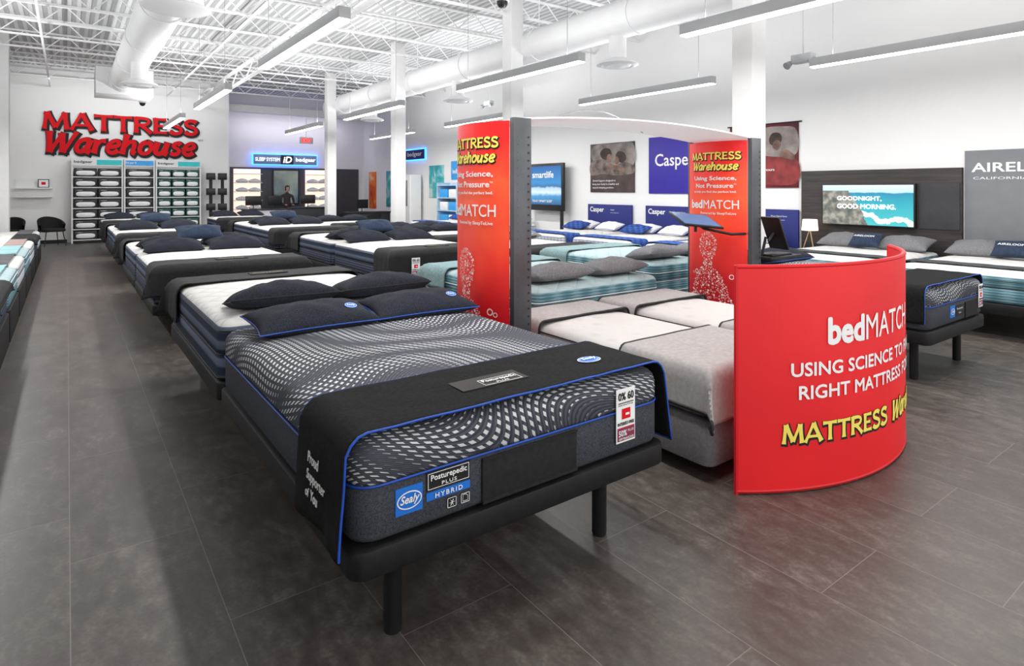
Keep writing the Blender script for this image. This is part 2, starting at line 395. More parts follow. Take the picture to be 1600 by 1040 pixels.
pm=pb.mesh('pendant_housing',[alum]); dm=MB().box(-.054,.054,-1.47,1.47,-.014,.004).mesh('pendant_diffuser',[lightm])
cm_=MB().cyl((0,0,.1),(0,0,ZC-3.2),.004,n=5).mesh('suspension_cable',[steel])
def area(name,loc,rx,sx,sy,p,c=(1,1,1),rot=None):
    l=D.lights.new(name,'AREA'); l.shape='RECTANGLE'; l.size=sx; l.size_y=sy; l.energy=p; l.color=c
    o=D.objects.new(name,l); col.objects.link(o); o.location=loc; o.rotation_euler=rot or (rx,0,0); return o
for x,ys in ((2.1,(-3+5.6,7.0,12.1,16.9)),(5.2,(2.6,7.1,12.15,16.8)),(7.9,(2.65,7.1,12.2,17.0)),(-1.2,(9.0,14.0))):
    for y in ys:
        e=empty('pendant_light',(x,y,3.2),label='long slim aluminium linear pendant light, lit, hung on cables',cat='pendant light',group='linear pendant lights')
        obj('housing',pm,None,e); obj('diffuser',dm,None,e)
        for s in (-1.2,1.2): obj('suspension_cable',cm_,None,e,loc=(0,s,0))
        area('pendant_glow',(x,y,3.17),0,.10,2.9,66,(1,.985,.96))
        area('ceiling_fill',(x,y,3.33),PI,.09,2.8,60 if y>10 else 44)  # added upward fill that brightens ceiling and walls; the pendant diffusers face down
area('storefront_daylight',(4,-2.0,2.2),0,9,3.6,140,(1,1,1),rot=(PI/2,0,0))
area('recess_wall_wash',(7,23.6,4.2),0,4,.2,26,(.92,.88,1),rot=(math.radians(35),0,0))
area('sign_wall_fill',(1.5,20.4,4.5),0,5,.15,50,(1,1,1),rot=(math.radians(50),0,0))  # added fill lamp without a fixture, lifts the sign wall
# ---------------------------------------------------------------- beds
_cache={}
def cached(k,f):
    if k not in _cache: _cache[k]=f()
    return _cache[k]
def mattress_mesh(W,L,zb,zt,split,mats,pipes=(),cr=.09):
    hx,hy=W/2,L/2; b=MB()
    prof=[(zb,.04,0),(zb+.012,.012,0),(zb+.03,0,0),(split-.015,0,0),(split,.012,1),(split+.015,.0,1),(zt-.06,0,1),(zt-.035,.008,2),(zt-.014,.028,2),(zt-.002,.06,2),(zt+.008,.14,2),(zt+.014,.3,2),(zt+.018,min(hx,hy)*.8,2)]
    R=[[(p[0],p[1],z) for p in rr(hx-i,hy-i,max(cr-i,.012))] for z,i,m in prof]
    b.loft(R,[p[2] for p in prof[:-1]])
    for z in pipes:
        b.tube([(p[0],p[1],z) for p in rr(hx+.001,hy+.001,cr)],.0042,5,True,3)
    return b.mesh('mattress',mats,50)
def base_mesh(W,L,z0,z1,mat,cr=.06):
    return MB().rbox(-W/2-.012,W/2+.012,-L/2-.015,L/2+.015,z0,z1,cr,.012).mesh('bed_base',[mat])
leg_m=MB().lathe([(.030,0),(.034,.01),(.034,.30),(.040,.31),(.040,.34)],n=18).mesh('leg',[blackp])
def bed(cx,cy,rot,key,label,group=None,W=1.52,L=2.03,z0=.33,zb=.44,zt=.78,split=.64,mats=None,pipes=(.64,),bm=None,legs=True,cr=.09,li=.25,ly=.16):
    e=empty('bed',(cx,cy,0),(0,0,rot),label=label,cat='bed',group=group)
    bs=obj('bed_base',cached(('b',W,L,z0,zb,bm),lambda:base_mesh(W,L,z0,zb,bm or basem)),None,e)
    if legs:
        for sx in (-1,1):
            for sy in (-1,1):
                l=obj('leg',leg_m,None,bs,loc=(sx*(W/2-li),sy*(L/2-ly),0)); l.scale=(1,1,(z0+.01)/.34)
    mt=obj('mattress',cached(('m',key,W,L,zb,zt,split),lambda:mattress_mesh(W,L,zb,zt,split,mats,pipes,cr)),None,e)
    e['zt']=zt; e['W']=W; e['L']=L
    return e,mt,bs
def throw(e,mat,pipe,y0,y1,hang,fh=0.0,label='dark folded throw draped across the foot of the mattress',name='throw_blanket',wav=.006,group=None,r=.07,flare=0.0,pr=.0065):
    W,L,zt=e['W'],e['L'],e['zt']+.024
    hx,hy=W/2+.016,L/2+.016
    def fold(o):
        if o<=0: return 0,0
        q=r*PI/2
        if o<q: return r*math.sin(o/r), r*(1-math.cos(o/r))
        return r, r+o-q
    def P(u,v):
        su=1 if u>0 else -1; ou=abs(u)-(hx-r); a,dz1=fold(ou)
        x=su*(min(abs(u),hx-r)+a)
        ov=-v-(hy-r) if fh>0 else -1; c,dz2=fold(ov)
        y=v if ov<=0 else -(hy-r)-c
        z=zt-max(dz1,dz2)
        if ou>0 and ov>0:
            k=min(dz1,dz2)*.35; x+=su*k; y-=k
        dr=max(dz1,dz2)
        wv=wav*(math.sin(v*23+u*3)*(1 if dz1>0.05 else .4)+math.sin(u*17+v*9)*.5)
        if dz1>.05:
            x+=su*(abs(wv)*min(1,dr*4)+.004+flare*(dz1-.05)*(.6+.4*math.sin(v*19+1)))
            if flare: y-=.07*(dz1-.05)*max(0,(y1-v)/(y1-y0)); 
        elif dz2>.05: y-=abs(wv)*min(1,dr*4)+.004
        else: z+=abs(wv)*.7
        return (x,y,z)
    U=hx-r+r*PI/2-r+hang if hang>0 else hx-.08
    va=-(hy-r+r*PI/2-r+fh) if fh>0 else y0
    nu,nv=64,26 if fh==0 else 40
    vs=[P(-U+2*U*i/nu,va+(y1-va)*j/nv) for j in range(nv+1) for i in range(nu+1)]
    fs=[(j*(nu+1)+i,j*(nu+1)+i+1,(j+1)*(nu+1)+i+1,(j+1)*(nu+1)+i) for j in range(nv) for i in range(nu)]
    b=MB().add(vs,fs)
    o=obj(name,b,[mat],loc=e.location,rot=e.rotation_euler,label=label,cat='throw blanket',group=group,ang=80)
    md=o.modifiers.new('thick','SOLIDIFY'); md.thickness=.009; md.offset=1
    if pipe:
        ed=[P(-U+2*U*i/nu,va) for i in range(nu+1)]+[P(U,va+(y1-va)*j/nv) for j in range(1,nv+1)]+[P(U-2*U*i/nu,y1) for i in range(1,nu+1)]+[P(-U,y1-(y1-va)*j/nv) for j in range(1,nv)]
        obj('piping',MB().tube([(p[0]*1.004,p[1],p[2]+.005) for p in ed],pr,6,True),[pipe],o,ang=80)
    return o
def pillow_mesh(w,d,t,mat,pipe=None,pr=.004):
    hx,hy=w/2,d/2; nu,nv=26,18; b=MB(); rnd=random.Random(int(w*1000+t*77))
    ph=[rnd.random()*6 for _ in range(4)]
    def O(u,v):
        return (u*hx*(.93+.07*v*v),v*hy*(.90+.10*u*u))
    for s in (1,-1):
        vs=[];fs=[]
        for j in range(nv+1):
            for i in range(nu+1):
                u=-1+2*i/nu; v=-1+2*j/nv; u=math.sin(u*PI/2); v=math.sin(v*PI/2)
                x,y=O(u,v); h=(max(0,(1-u*u)*(1-v*v)))**.42
                h*=1+.10*math.sin(3*u+ph[0])*math.sin(4*v+ph[1])+.05*math.sin(9*u+5*v+ph[2])+.04*math.sin(7*u-8*v+ph[3])
                z=t*(.32+ (.68*h if s>0 else -.32*min(1,h*1.6)))
                vs.append((x,y,z))
        for j in range(nv):
            for i in range(nu):
                f=(j*(nu+1)+i,j*(nu+1)+i+1,(j+1)*(nu+1)+i+1,(j+1)*(nu+1)+i)
                fs.append(f if s>0 else f[::-1])
        b.add(vs,fs)
    m=b.mesh('pillow',[mat],85)
    pm=None
    if pipe:
        ed=[]
        for k in range(20): ed.append(O(-1+2*k/20,-1))
        for k in range(14): ed.append(O(1,-1+2*k/14))
        for k in range(20): ed.append(O(1-2*k/20,1))
        for k in range(14): ed.append(O(-1,1-2*k/14))
        pm=MB().tube([(x,y,t*.32) for x,y in ed],pr,5,True).mesh('piping',[pipe],80)
    return m,pm
def pillow(e,lx,ly,kind,rz=0,tilt=0,dz=0,label=None,group=None,extra=None):
    W=dict(char=(.68,.42,.16,char,blackpipe),sealy=(.70,.40,.14,char,bluepipe),grey=(.68,.42,.16,greyp,None),
      navy=(.42,.28,.12,navydk,None),casp=(.62,.36,.15,whitep,bluepipe),bluep=(.62,.36,.14,sideBlue,None),white=(.64,.40,.15,whitep,None))[kind]
    m,pm=cached(('p',kind),lambda:pillow_mesh(*W[:5]))
    c,s=math.cos(e.rotation_euler.z),math.sin(e.rotation_euler.z)
    L=e.location
    names=dict(char='charcoal grey',sealy='black',grey='mid grey',navy='small dark navy',casp='white',bluep='royal blue',white='white')
    o=obj('pillow',m,None,None,(L.x+lx*c-ly*s,L.y+lx*s+ly*c,e['zt']+.017+dz),(tilt,0,e.rotation_euler.z+rz),
       label or '%s bed pillow lying at the head of a mattress'%names[kind],'pillow',group or '%s pillows on the beds'%names[kind])
    if pm: obj('piping',pm,None,o)
    return o
# hero bed --------------------------------------------------------
E1,MT1,BS1=bed(1.475,2.865,0,'swirl','bed with swirl-patterned charcoal mattress on black adjustable base',W=1.48,mats=[heather,swirlm,swirlm,bluepipe],split=.635,pipes=(.635,),z0=.345,li=.22,ly=.19)
fy=-1.015
hb=MB().rbox(-.26,.20,fy-.010,fy+.01,.465,.62,.004,.002)
hb.box(-.26,.20,fy-.014,fy-.008,.458,.47); hb.box(-.26,.20,fy-.014,fy-.008,.612,.622)
obj('mesh_handle_band',hb,[black],MT1,label='black mesh fabric handle panel')
def oval(b,fn,cx,cz,a,c,mi,n=28):
    b.add([fn(cx+a*math.cos(2*PI*k/n),cz+c*math.sin(2*PI*k/n)) for k in range(n)],[tuple(range(n))],mi)
def rect(b,fn,x0,x1,z0,z1,mi): b.add([fn(x0,z0),fn(x1,z0),fn(x1,z1),fn(x0,z1)],[(0,1,2,3)],mi)
def ff(dep):
    return lambda u,v,d=0:(u,fy-dep-d,v)
lb=MB()
def lrect(x0,x1,z0,z1,dep,mi): lb.box(x0,x1,fy-dep,fy+.0,z0,z1,mi)
lrect(-.60,-.50,.515,.605,.004,0)
oval(lb,ff(.006),-.55,.56,.046,.030,1)
oval(lb,ff(.0065),-.55,.56,.042,.026,0)
lb.text('Sealy',.072,.036,lambda u,v,d=0:(-.586+u,fy-.008,.543+v),1,bold=.02,shear=.3)
lrect(-.485,-.31,.565,.630,.004,2)
rect(lb,ff(.005),-.478,-.317,.570,.572,1); rect(lb,ff(.005),-.478,-.317,.623,.625,1); rect(lb,ff(.005),-.480,-.478,.570,.625,1); rect(lb,ff(.005),-.317,-.315,.570,.625,1)
lb.text('Posturepedic',.145,.026,lambda u,v,d=0:(-.470+u,fy-.006,.593+v),1,bold=.02)
lb.text('PLUS',.06,.012,lambda u,v,d=0:(-.427+u,fy-.006,.577+v),1,bold=.01,sp=1.2)
lrect(-.485,-.31,.532,.560,.004,0)
lb.text('HYBRID',.11,.016,lambda u,v,d=0:(-.453+u,fy-.006,.538+v),1,bold=.015,sp=1.3)
for x in (-.385,-.330):
    lrect(x-.019,x+.019,.484,.520,.003,2)
    for q in ((x-.018,x+.018,.485,.487),(x-.018,x+.018,.517,.519),(x-.018,x-.016,.485,.519),(x+.016,x+.018,.485,.519)): rect(lb,ff(.004),*q,1)
for k in range(3):
    a=k*PI/3; c,s=math.cos(a)*.011,math.sin(a)*.011; w=.0012
    lb.add([(-.385-c-w,fy-.005-k*.0004,.502-s),(-.385-c+w,fy-.005-k*.0004,.502-s-w),(-.385+c+w,fy-.005-k*.0004,.502+s),(-.385+c-w,fy-.005-k*.0004,.502+s+w)],[(0,1,2,3)],1)
lb.tube([(-.340,fy-.004,.491),(-.320,fy-.004,.491),(-.320,fy-.004,.508),(-.328,fy-.004,.514),(-.340,fy-.004,.514)],.001,4,True,1)
obj('brand_patch',lb,[bluel,whitetxt,blacktxt],MT1,label='blue and black embroidered brand patch with white lettering')
def price_tag(parent,x,y,z,rot=0,s=1.0):
    b=MB().box(0,.115*s,-.004,0,0,.23*s,0)
    f=lambda dep:(lambda u,v,d=0:(u*s,-.0045-dep,v*s))
    F=f(.001)
    b.text('0% 60',.095,.034,lambda u,v,d=0:F(.010+u,.182+v),1,bold=.02)
    rect(b,F,.010,.105,.168,.172,1); b.text('MONTHS',.09,.008,lambda u,v,d=0:F(.012+u,.157+v),1)
    rect(b,F,.032,.085,.100,.145,2); rect(b,f(.0015),.055,.078,.115,.125,0)
    b.text('INTEREST-FREE',.10,.014,lambda u,v,d=0:F(.007+u,.074+v),1,bold=.02)
    rect(b,F,.005,.110,.008,.062,3); b.text('50%',.05,.026,lambda u,v,d=0:f(.002)(.010+u,.028+v),0,bold=.02); b.text('OFF FINANCING',.09,.010,lambda u,v,d=0:f(.002)(.012+u,.012+v),0,bold=.01)
    b.text('PLUS',.035,.010,lambda u,v,d=0:f(.002)(.068+u,.042+v),0); rect(b,f(.0015),.005,.110,.0625,.0655,2)
    obj('price_tag',b,[whitetxt,blacktxt,redtxt,M('plum_print',(.25,.03,.08),.6)],parent,loc=(x,y,z),rot=(0,0,rot),label='white financing price tag with red print')
price_tag(MT1,.425,fy-.008,.505)
FL=.09
T1=throw(E1,throwm,bluepipe,-1.000,-.55,.37,label='black throw with blue piping and white lettering across the mattress foot',wav=.004,flare=FL,pr=.0045)
tz=.78+.024+.013
tb=MB()
tb.box(-.24,.08,-.86,-.74,tz-.004,tz+.001,2)
for q in ((-.13,.05,-.855,-.852),(-.13,.05,-.790,-.787),(-.132,-.1295,-.855,-.787),(.0495,.052,-.855,-.787)): tb.add([(q[0],q[2],tz+.003),(q[1],q[2],tz+.003),(q[1],q[3],tz+.003),(q[0],q[3],tz+.003)],[(0,1,2,3)],1)
tb.text('Posturepedic',.165,.034,lambda u,v,d=0:(-.122+u,-.830+v,tz+.003),1,bold=.02)
tb.text('PLUS',.06,.013,lambda u,v,d=0:(-.07+u,-.848+v,tz+.003),1,bold=.01)
obj('throw_label',tb,[bluel,whitetxt,blacktxt],T1,label='black stitched label with white lettering')
tb=MB(); n=28
for a,c,mi,h in ((.062,.042,1,.001),(.058,.038,0,.002),(.052,.032,1,.0025),(.050,.030,0,.003)):
    tb.add([(.46+a*math.cos(2*PI*k/n),-.82+c*math.sin(2*PI*k/n),tz+h) for k in range(n)],[tuple(range(n))],mi)
tb.text('Sealy',.085,.038,lambda u,v,d=0:(.417+u,-.838+v,tz+.005),1,bold=.02,shear=.25)
obj('emblem',tb,[bluel,whitetxt],T1,label='blue oval emblem with white script')
xs=-.74-.016-.020
def tside(v0,z0):
    def f(u,v,d=0):
        z=z0+v; dz1=max(0,.804-z); return (xs-FL*(dz1-.05)-.014,v0-u-.035*(dz1-.05),z)
    return f
for s_,w,hh,y_,z_,bo in (('Proud',.105,.036,-.735,.655,.004),('Supporter',.18,.044,-.735,.590,.004),('of',.035,.03,-.735,.545,.004),('You',.07,.034,-.785,.545,.03)):
    obj('throw_lettering',MB().text(s_,w,hh,tside(y_,z_),0,bold=bo),[whitetxt],T1,label='white slogan lettering')
for x,rz in ((-.31,.03),(.38,-.02)):
    p=pillow(E1,x,.72,'sealy',rz,tilt=.10,dz=.0,label='black pillow with blue piping on the swirl-patterned mattress',group='blue-piped pillows')
    nb=MB()
    for a,c,mi,h in ((.040,.024,0,.001),(.036,.020,1,.0015),(.034,.018,0,.002)):
        oval(nb,lambda u,v,hh=h:(u,v,hh),0,0,a,c,mi)
    nb.text('Sealy',.055,.022,lambda u,v,d=0:(-.0275+u,-.011+v,.003),1,bold=.01,shear=.25)
    obj('emblem',nb,[bluel,whitetxt],p,loc=(.20,-.08,.118),rot=(.45,.12,0),label='small blue oval emblem')
WH=[sideNavy2,sideNavy2,qwhite,blackpipe]; ND=[sideNavy,sideNavy2,qwhite,blackpipe]
def navybed(cx,cy,rot,zt=.80,thr=True,pil=True,key='navy',mats=None,fhang=.30,W=1.52):
    e,m,b=bed(cx,cy,rot,key,'bed with quilted white top and navy woven sides','navy-sided mattresses in the aisle rows',zt=zt,split=.60,mats=mats or ND,pipes=(.60,.74,.46),W=W)
    t=None
    if thr:
        t=throw(e,black,None,0,-.55,.30,fh=fhang,label='charcoal throw draped over the foot of a white-topped mattress',group='charcoal throws')
        lab=MB().box(-.16,.16,-.86,-.74,zt+.036,zt+.042,0)
        lab.text('STEARNS & FOSTER',.26,.03,lambda u,v,d=0:(-.13+u,-.82+v,zt+.044),1)
        obj('throw_label',lab,[black,M('gold_print',(.5,.36,.12),.5)],t,label='dark label with small gold lettering')
    if pil:
        for x in (-.36,.36): pillow(e,x+random.uniform(-.02,.02),.76,'char',random.uniform(-.06,.06),tilt=.15)
    return e,m,b
b2=navybed(1.475,4.975,PI,key='ribbed',mats=WH,pil=False,W=1.48)[0]
pillow(b2,-.38,.76,'char',.05,.2,label='charcoal grey pillow with piped edge at the mattress head'); pillow(b2,.31,.76,'char',-.08,.2,label='charcoal grey pillow with piped edge at the mattress head')
for cy,r in ((8.015,0),(10.12,PI),(13.1,0),(15.2,PI),(18.3,0)):
    navybed(1.46,cy,r)
for cy,r in ((7.98,0),(10.08,PI),(13.1,0),(15.2,PI),(18.3,0)):
    e=navybed(4.0,cy,r)[0]
    if r==0 and cy<9: price_tag(e,-.5,-1.06,.5)
for (x,y) in ((1.46,9.25),(1.46,14.35),(4.0,9.2),(4.0,14.3)):
    o=obj('pillow',cached('lum',lambda:pillow_mesh(.58,.30,.13,navydk)[0]),None,None,(x,y-.0,.80+.17),(.5,0,0),'dark navy lumbar pillow leaning on the bed pillows','pillow','lumbar pillows')
TL=[sideTeal,sideTeal,qteal,whitetxt]
def tealbed(cx,cy,rot,W=1.58,zt=.74):
    e,m,b=bed(cx,cy,rot,'teal','bed with pale top and ribbed teal sides in stacked layers','teal-sided mattresses',W=W,zt=zt,z0=.22,zb=.30,split=.52,mats=TL,pipes=(.52,.62,.40))
    throw(e,M('teal_throw',(.20,.30,.31),.9,var=.2,vs=40,bump=.2),None,0,-.5,.22,fh=.2,label='teal throw draped over the foot of the teal mattress',group='teal throws')
    for x in (-.37,.37): pillow(e,x,.74,'grey',random.uniform(-.06,.06),.15)
    return e,m
te,tm=tealbed(4.0,5.05,PI)
tealbed(6.2,5.70,PI,W=1.46)
for i,cx in enumerate((3.25,4.27)):
    e,m,b=bed(cx,3.0,0,'grey','narrow test bed with grey upholstered base under the kiosk','grey kiosk test beds',W=.90,L=1.95,z0=.09,zb=.34,zt=.60,split=.50,mats=[sideGrey,qgrey,qgrey,blackpipe],pipes=(.555,),bm=M('grey_upholstery',(.15,.145,.15),.95,var=.15,vs=60,bump=.3,bs=300),legs=True)
    throw(e,greyblanket,blackpipe,0,-.34,.24,fh=.30,label='grey blanket with black piping over the test bed foot',wav=.003,r=.045,group='grey piped blankets',pr=.010)
    throw(e,greyblanket,blackpipe,.46,.90,.20,label='grey blanket with black piping across the test bed head',wav=.004,r=.045,group='grey piped blankets',pr=.010)
E3,MT3,_=bed(6.24,2.99,0,'swirl2','bed with swirl-patterned charcoal mattress beside the red kiosk',W=1.28,mats=[heather,swirlm,swirlm,bluepipe],split=.635,pipes=(.635,),li=.16)
throw(E3,throwm,bluepipe,-1.0,-.5,.30,label='black throw with blue piping on the second swirl mattress',pr=.0045)
hb=MB().box(.16,.45,fy-.010,fy+.01,.465,.60); obj('mesh_handle_band',hb,[black],MT3,label='black mesh fabric handle panel')
lb=MB().box(-.18,-.07,fy-.005,fy,.50,.60,0); oval(lb,ff(.007),-.125,.55,.045,.026,1); oval(lb,ff(.0075),-.125,.55,.040,.021,0)
lb.text('Sealy',.07,.030,lambda u,v,d=0:(-.160+u,fy-.009,.536+v),1,bold=.01,shear=.3)
lb.box(-.05,.12,fy-.005,fy,.50,.59,2); lb.text('Posturepedic',.14,.024,lambda u,v,d=0:(-.037+u,fy-.007,.55+v),1); lb.text('PLUS',.05,.012,lambda u,v,d=0:(.01+u,fy-.007,.52+v),1)
obj('brand_patch',lb,[bluel,whitetxt,blacktxt],MT3); price_tag(MT3,.48,fy-.008,.52,s=.9)
for x in (-.31,.31): pillow(E3,x,.78,'sealy',0,.12,label='black pillow with blue piping on the second swirl mattress')
for cy,r in ((7.75,0),(10.3,0),(12.55,PI),(15.3,0)):
    e,m,b=bed(6.0,cy,r,'whiteC','white-topped bed with navy sides on black base','white-topped mattresses by the columns',W=1.46,L=1.95,zt=.72,split=.60,mats=ND,pipes=(.60,))
    throw(e,black,None,0,-.5,.2,fh=.2,label='charcoal throw over the foot of a white mattress',group='charcoal throws')
    for x in (-.35,.35): pillow(e,x,.72,'grey' if cy<8 else 'char')
AL=[sideTeal,sideTeal,qwhite,blackpipe]
for cy,yk in ((2.42,0),(4.15,1)):
    e,m,b=bed(9.0,cy,-PI/2,'aire','bed with cream quilted top and blue-grey ribbed sides','pale mattresses against the feature wall',W=1.56,zt=.70,split=.55,zb=.38,z0=.26,mats=AL,pipes=(.55,.62))
    throw(e,M('charcoal_runner',(.05,.055,.06),.9,var=.2),None,-.72,-.45,.20,label='charcoal runner across a cream mattress',group='charcoal runners')
    for x in (-.42,.42): pillow(e,x,.76,'grey',0,.3,dz=.04)
    p=pillow(e,0,.52,'navy',0,.7,.10,label='small dark navy cushion with white lettering',group='lettered cushions')
    b=MB().text('AIRELOOM',.28,.035,lambda u,v,d=0:(-.14+u,v-.02,0),0,bold=.01); obj('lettering',b,[whitetxt],p,loc=(0,0,.128))
    price_tag(e,-.62 if yk==0 else .3,-1.06,.42)
CS=[sideWhite,sideWhite,qwhite,bluepipe]
for cy in (6.35,8.2,10.0,13.3,15.2):
    e,m,b=bed(9.0,cy,-PI/2,'casp','white mattress with blue piping on black base','white mattresses along the wall',W=1.5,zt=.66,zb=.38,z0=.26,split=.52,mats=CS,pipes=(.52,.62))
    throw(e,sideBlue,None,-.9,-.5,.2,label='royal blue runner across the foot of a white mattress',group='blue runners')
    for x in (-.38,.38):
        pillow(e,x,.74,'casp',0,.3,dz=.04)
    pillow(e,-.38,.44,'bluep',0,.3,dz=.05)
for (ya,yb,t1,t2) in ((9.3,10.7,'Casper','Original'),(7.6,8.9,'Casper','Wave Hybrid Snow'),(5.5,6.75,'Casper','Wave Hybrid Snow')):
    b=MB().rbox(10.09,10.13,ya,yb,.02,1.24,.004,.002)
    o=obj('header_board',b,[caspnavy],label='navy blue headboard sign with white lettering behind a mattress',cat='sign',group='navy header boards')
    for t_,w_,h_,yy,zz,bo in ((t1,.46,.15,yb-.08,1.03,.02),(t2,None,.035,yb-.75,1.1,0),('Award-winning comfort',None,.025,yb-.75,1.04,0)):
        obj('lettering',MB().text(t_,w_,h_,planeX(10.086,yy,zz),0,bold=bo),[whitetxt],o)
# ---------------- left row beds
S_d=[sideNavy,sideNavy2,qwhite,blackpipe]; S_t=[sideTeal,sideTeal,qteal,whitetxt]; S_w=[sideWhite,sideWhite,qwhite,blackpipe]
cols=[(S_d,'dark'),(S_d,'dark'),(S_t,'teal'),(S_w,'white'),(S_t,'teal'),(S_w,'white'),(S_d,'dark'),(S_w,'white')]
ptt=M('pale_teal_throw',(.30,.52,.55),.9); grt=M('mid_grey_throw',(.10,.10,.11),.9); bgt=M('rosy_beige_runner',(.34,.25,.23),.9)
thrs=[black,black,ptt,grt,ptt,bgt,black,grt]
for i,(mm,kk) in enumerate(cols):
    cy=5.75+i*1.57
    e,m,b=bed(-1.54,cy,PI/2,'L'+kk,{'dark':'navy-sided','teal':'pale teal','white':'white'}[kk]+' mattress on black base, head against the wall','mattresses along the side wall',W=1.46,L=2.1,zt=.65,zb=.34,z0=.0,split=.50,mats=mm,pipes=(.50,.59),legs=False)
    throw(e,thrs[i],None,-.95,-.70,.12,fh=0 if thrs[i] in(bgt,ptt,grt) else .12,label='folded runner over the foot of a side-wall mattress',group='side wall runners')
    for x in (-.36,.36): pillow(e,x,.74,'white' if kk!='dark' else 'char')
# ---------------------------------------------------------------- kiosk
K=empty('display_kiosk',(4.0,3.42,0),label='red mattress testing kiosk with curved panels, posts and white canopy',cat='display kiosk')
def toK(b): b.v=[(x-4.0,y-3.42,z) for x,y,z in b.v]; return b
postm=M('graphite_post',(.085,.09,.10),.4,metal=.4)
dotm=M('white_dots',(.9,.78,.74),.6)
def arcmap(xc,ya,yb,sag):
    c=(yb-ya)/2; R=(c*c+sag*sag)/(2*sag); half=math.asin(c/R); ym=(ya+yb)/2; cx=xc+R-sag
    tot=2*half*R
    def f(s,z,d=0):
        a=half-s/R
        return (cx-(R+d)*math.cos(a),ym+(R+d)*math.sin(a),z)
    return f,tot
def side(xp,xpanel,sag,tdx):
    b=MB().rbox(xp,xp+.155,3.40,3.45,0,2.1,.004,.003)
    for k in range(34): b.cyl((xp+.1275,3.399,.15+k*.055),(xp+.1275,3.3975,.15+k*.055),.008,n=8,mi=1)
    for k in range(34): b.cyl((xp+.03,3.399,.15+k*.055),(xp+.03,3.3975,.15+k*.055),.003,n=6,mi=1)
    obj('post',toK(b),[postm,blackp],K,label='graphite perforated metal post')
    b=MB().rbox(xp,xp+.155,4.12,4.16,0,2.1,.004,.003); obj('post',toK(b),[postm],K,label='graphite perforated metal post')
    f,tot=arcmap(xpanel,3.45,4.14,sag)
    n=28
    def col_(th): return [[f(tot*i/n,z,th) for i in range(n+1)] for z in [.02+2.06*q/12 for q in range(13)]]
    b=MB().loft(col_(0),0,caps=False,closed=False).loft(col_(-.012),0,caps=False,closed=False)
    for z in (.02,2.08): b.loft([[f(tot*i/n,z,0) for i in range(n+1)],[f(tot*i/n,z,-.012) for i in range(n+1)]],0,caps=False,closed=False)
    pn=obj('curved_panel',toK(b),[redp],K,label='curved red printed panel')
    m=tot/2+tdx; tm=[whitetxt,blacktxt,yellowtxt]
    def T(s_,w,h,z,mi,bold=.01,shear=0,dx=0):
        obj('panel_lettering',toK(MB().text(s_,w,h,lambda u,v,d=0:f(m+u+dx,z+v,.005),mi,bold=bold,shear=shear,center=True)),tm,pn)
    def LG(s_,w,h,z,shear=0):
        b=MB()
        b.logo(s_,w,h,lambda u,v,d=0:f(m+u+.004,z+v-.005,.002),1,grow=.075,shear=shear,center=True,st=.0002)
        b.logo(s_,w,h,lambda u,v,d=0:f(m+u,z+v,.005),2,shear=shear,center=True,st=.0002)
        obj('panel_lettering',toK(b),tm,pn)
    LG('MATTRESS',tot*.78,.075,1.895); LG('Warehouse',tot*.74,.082,1.79,shear=.25)
    T('Using Science,',tot*.66,.055,1.675,0,bold=.025); T('Not Pressure',tot*.58,.045,1.61,0,bold=.025)
    T('TM',.025,.012,1.64,0,bold=.01,dx=tot*.31)
    T('to help you find the perfect bed.',tot*.66,.028,1.555,0,bold=.018)
    T('bed',tot*.25,.090,1.40,0,bold=.035,dx=-tot*.28); T('MATCH',tot*.50,.088,1.40,0,bold=.006,dx=tot*.11)
    T('Powered by SleepToLive',tot*.52,.032,1.335,0,bold=.015,dx=.05)
    b=MB(); rnd=random.Random(3); m=tot/2
    def disc(s,z,r,ring):
        k=10
        if not ring: b.add([f(s+r*math.cos(2*PI*i/k),z+r*math.sin(2*PI*i/k),.004) for i in range(k)],[tuple(range(k))])
        else:
            vs=[f(s+q*math.cos(2*PI*i/k),z+q*math.sin(2*PI*i/k),.004) for q in (r,r*.68) for i in range(k)]
            b.add(vs,[(i,(i+1)%k,k+(i+1)%k,k+i) for i in range(k)])
    def halfw(z):
        if z>.88: q=(z-1.02)/.145; return .105*math.sqrt(max(0,1-q*q)) if abs(q)<1 else 0
        if z>.80: return .052
        return min(.30,.052+(.80-z)**.5*.36)
    cnt=0; used=[]
    while cnt<1300:
        z=rnd.uniform(.30,1.17); w=halfw(z)
        if w<=0: continue
        s=rnd.uniform(-w,w)
        edge=abs(s)/w
        topd=(1.165-z)<.03
        if rnd.random()>(.95 if edge>.72 or topd else .35): continue
        if z<.5 and rnd.random()>.45: continue
        if abs(s)>tot/2-.03: continue
        r_=rnd.choice((.005,.006,.008,.011)) if edge>.5 else rnd.choice((.004,.006,.011))
        cnt+=1
        if any((s-a)**2+(z-c)**2<(r_+q)**2 for a,c,q in used): continue
        used.append((s,z,r_)); disc(m+s-.03,z,r_,rnd.random()<.3)
    for _ in range(60):
        s,z,r_=rnd.uniform(-.28,.28),rnd.uniform(.12,.75),rnd.choice((.012,.018,.026))
        if any((s-a)**2+(z-c)**2<(r_+q)**2 for a,c,q in used): continue
        used.append((s,z,r_)); disc(m+s,z,r_,True)
    obj('dotted_head_graphic',toK(b),[dotm],pn,label='white dotted outline of a human head and shoulders')
side(2.505,2.50,.12,.005)
side(5.39,5.39,.12,.025)
n=24
b=MB()
def can(x,dz):
    t=(x-2.58)/(5.47-2.58); return 2.09+.07*4*t*(1-t)+dz
for dz in (0,.012): b.loft([[(2.58+2.89*i/n,y,can(2.58+2.89*i/n,dz)) for i in range(n+1)] for y in (3.42,4.13)],0,caps=False,closed=False)
for y in (3.42,4.13): b.loft([[(2.58+2.89*i/n,y,can(2.58+2.89*i/n,dz)) for i in range(n+1)] for dz in (0,.012)],0,caps=False,closed=False)
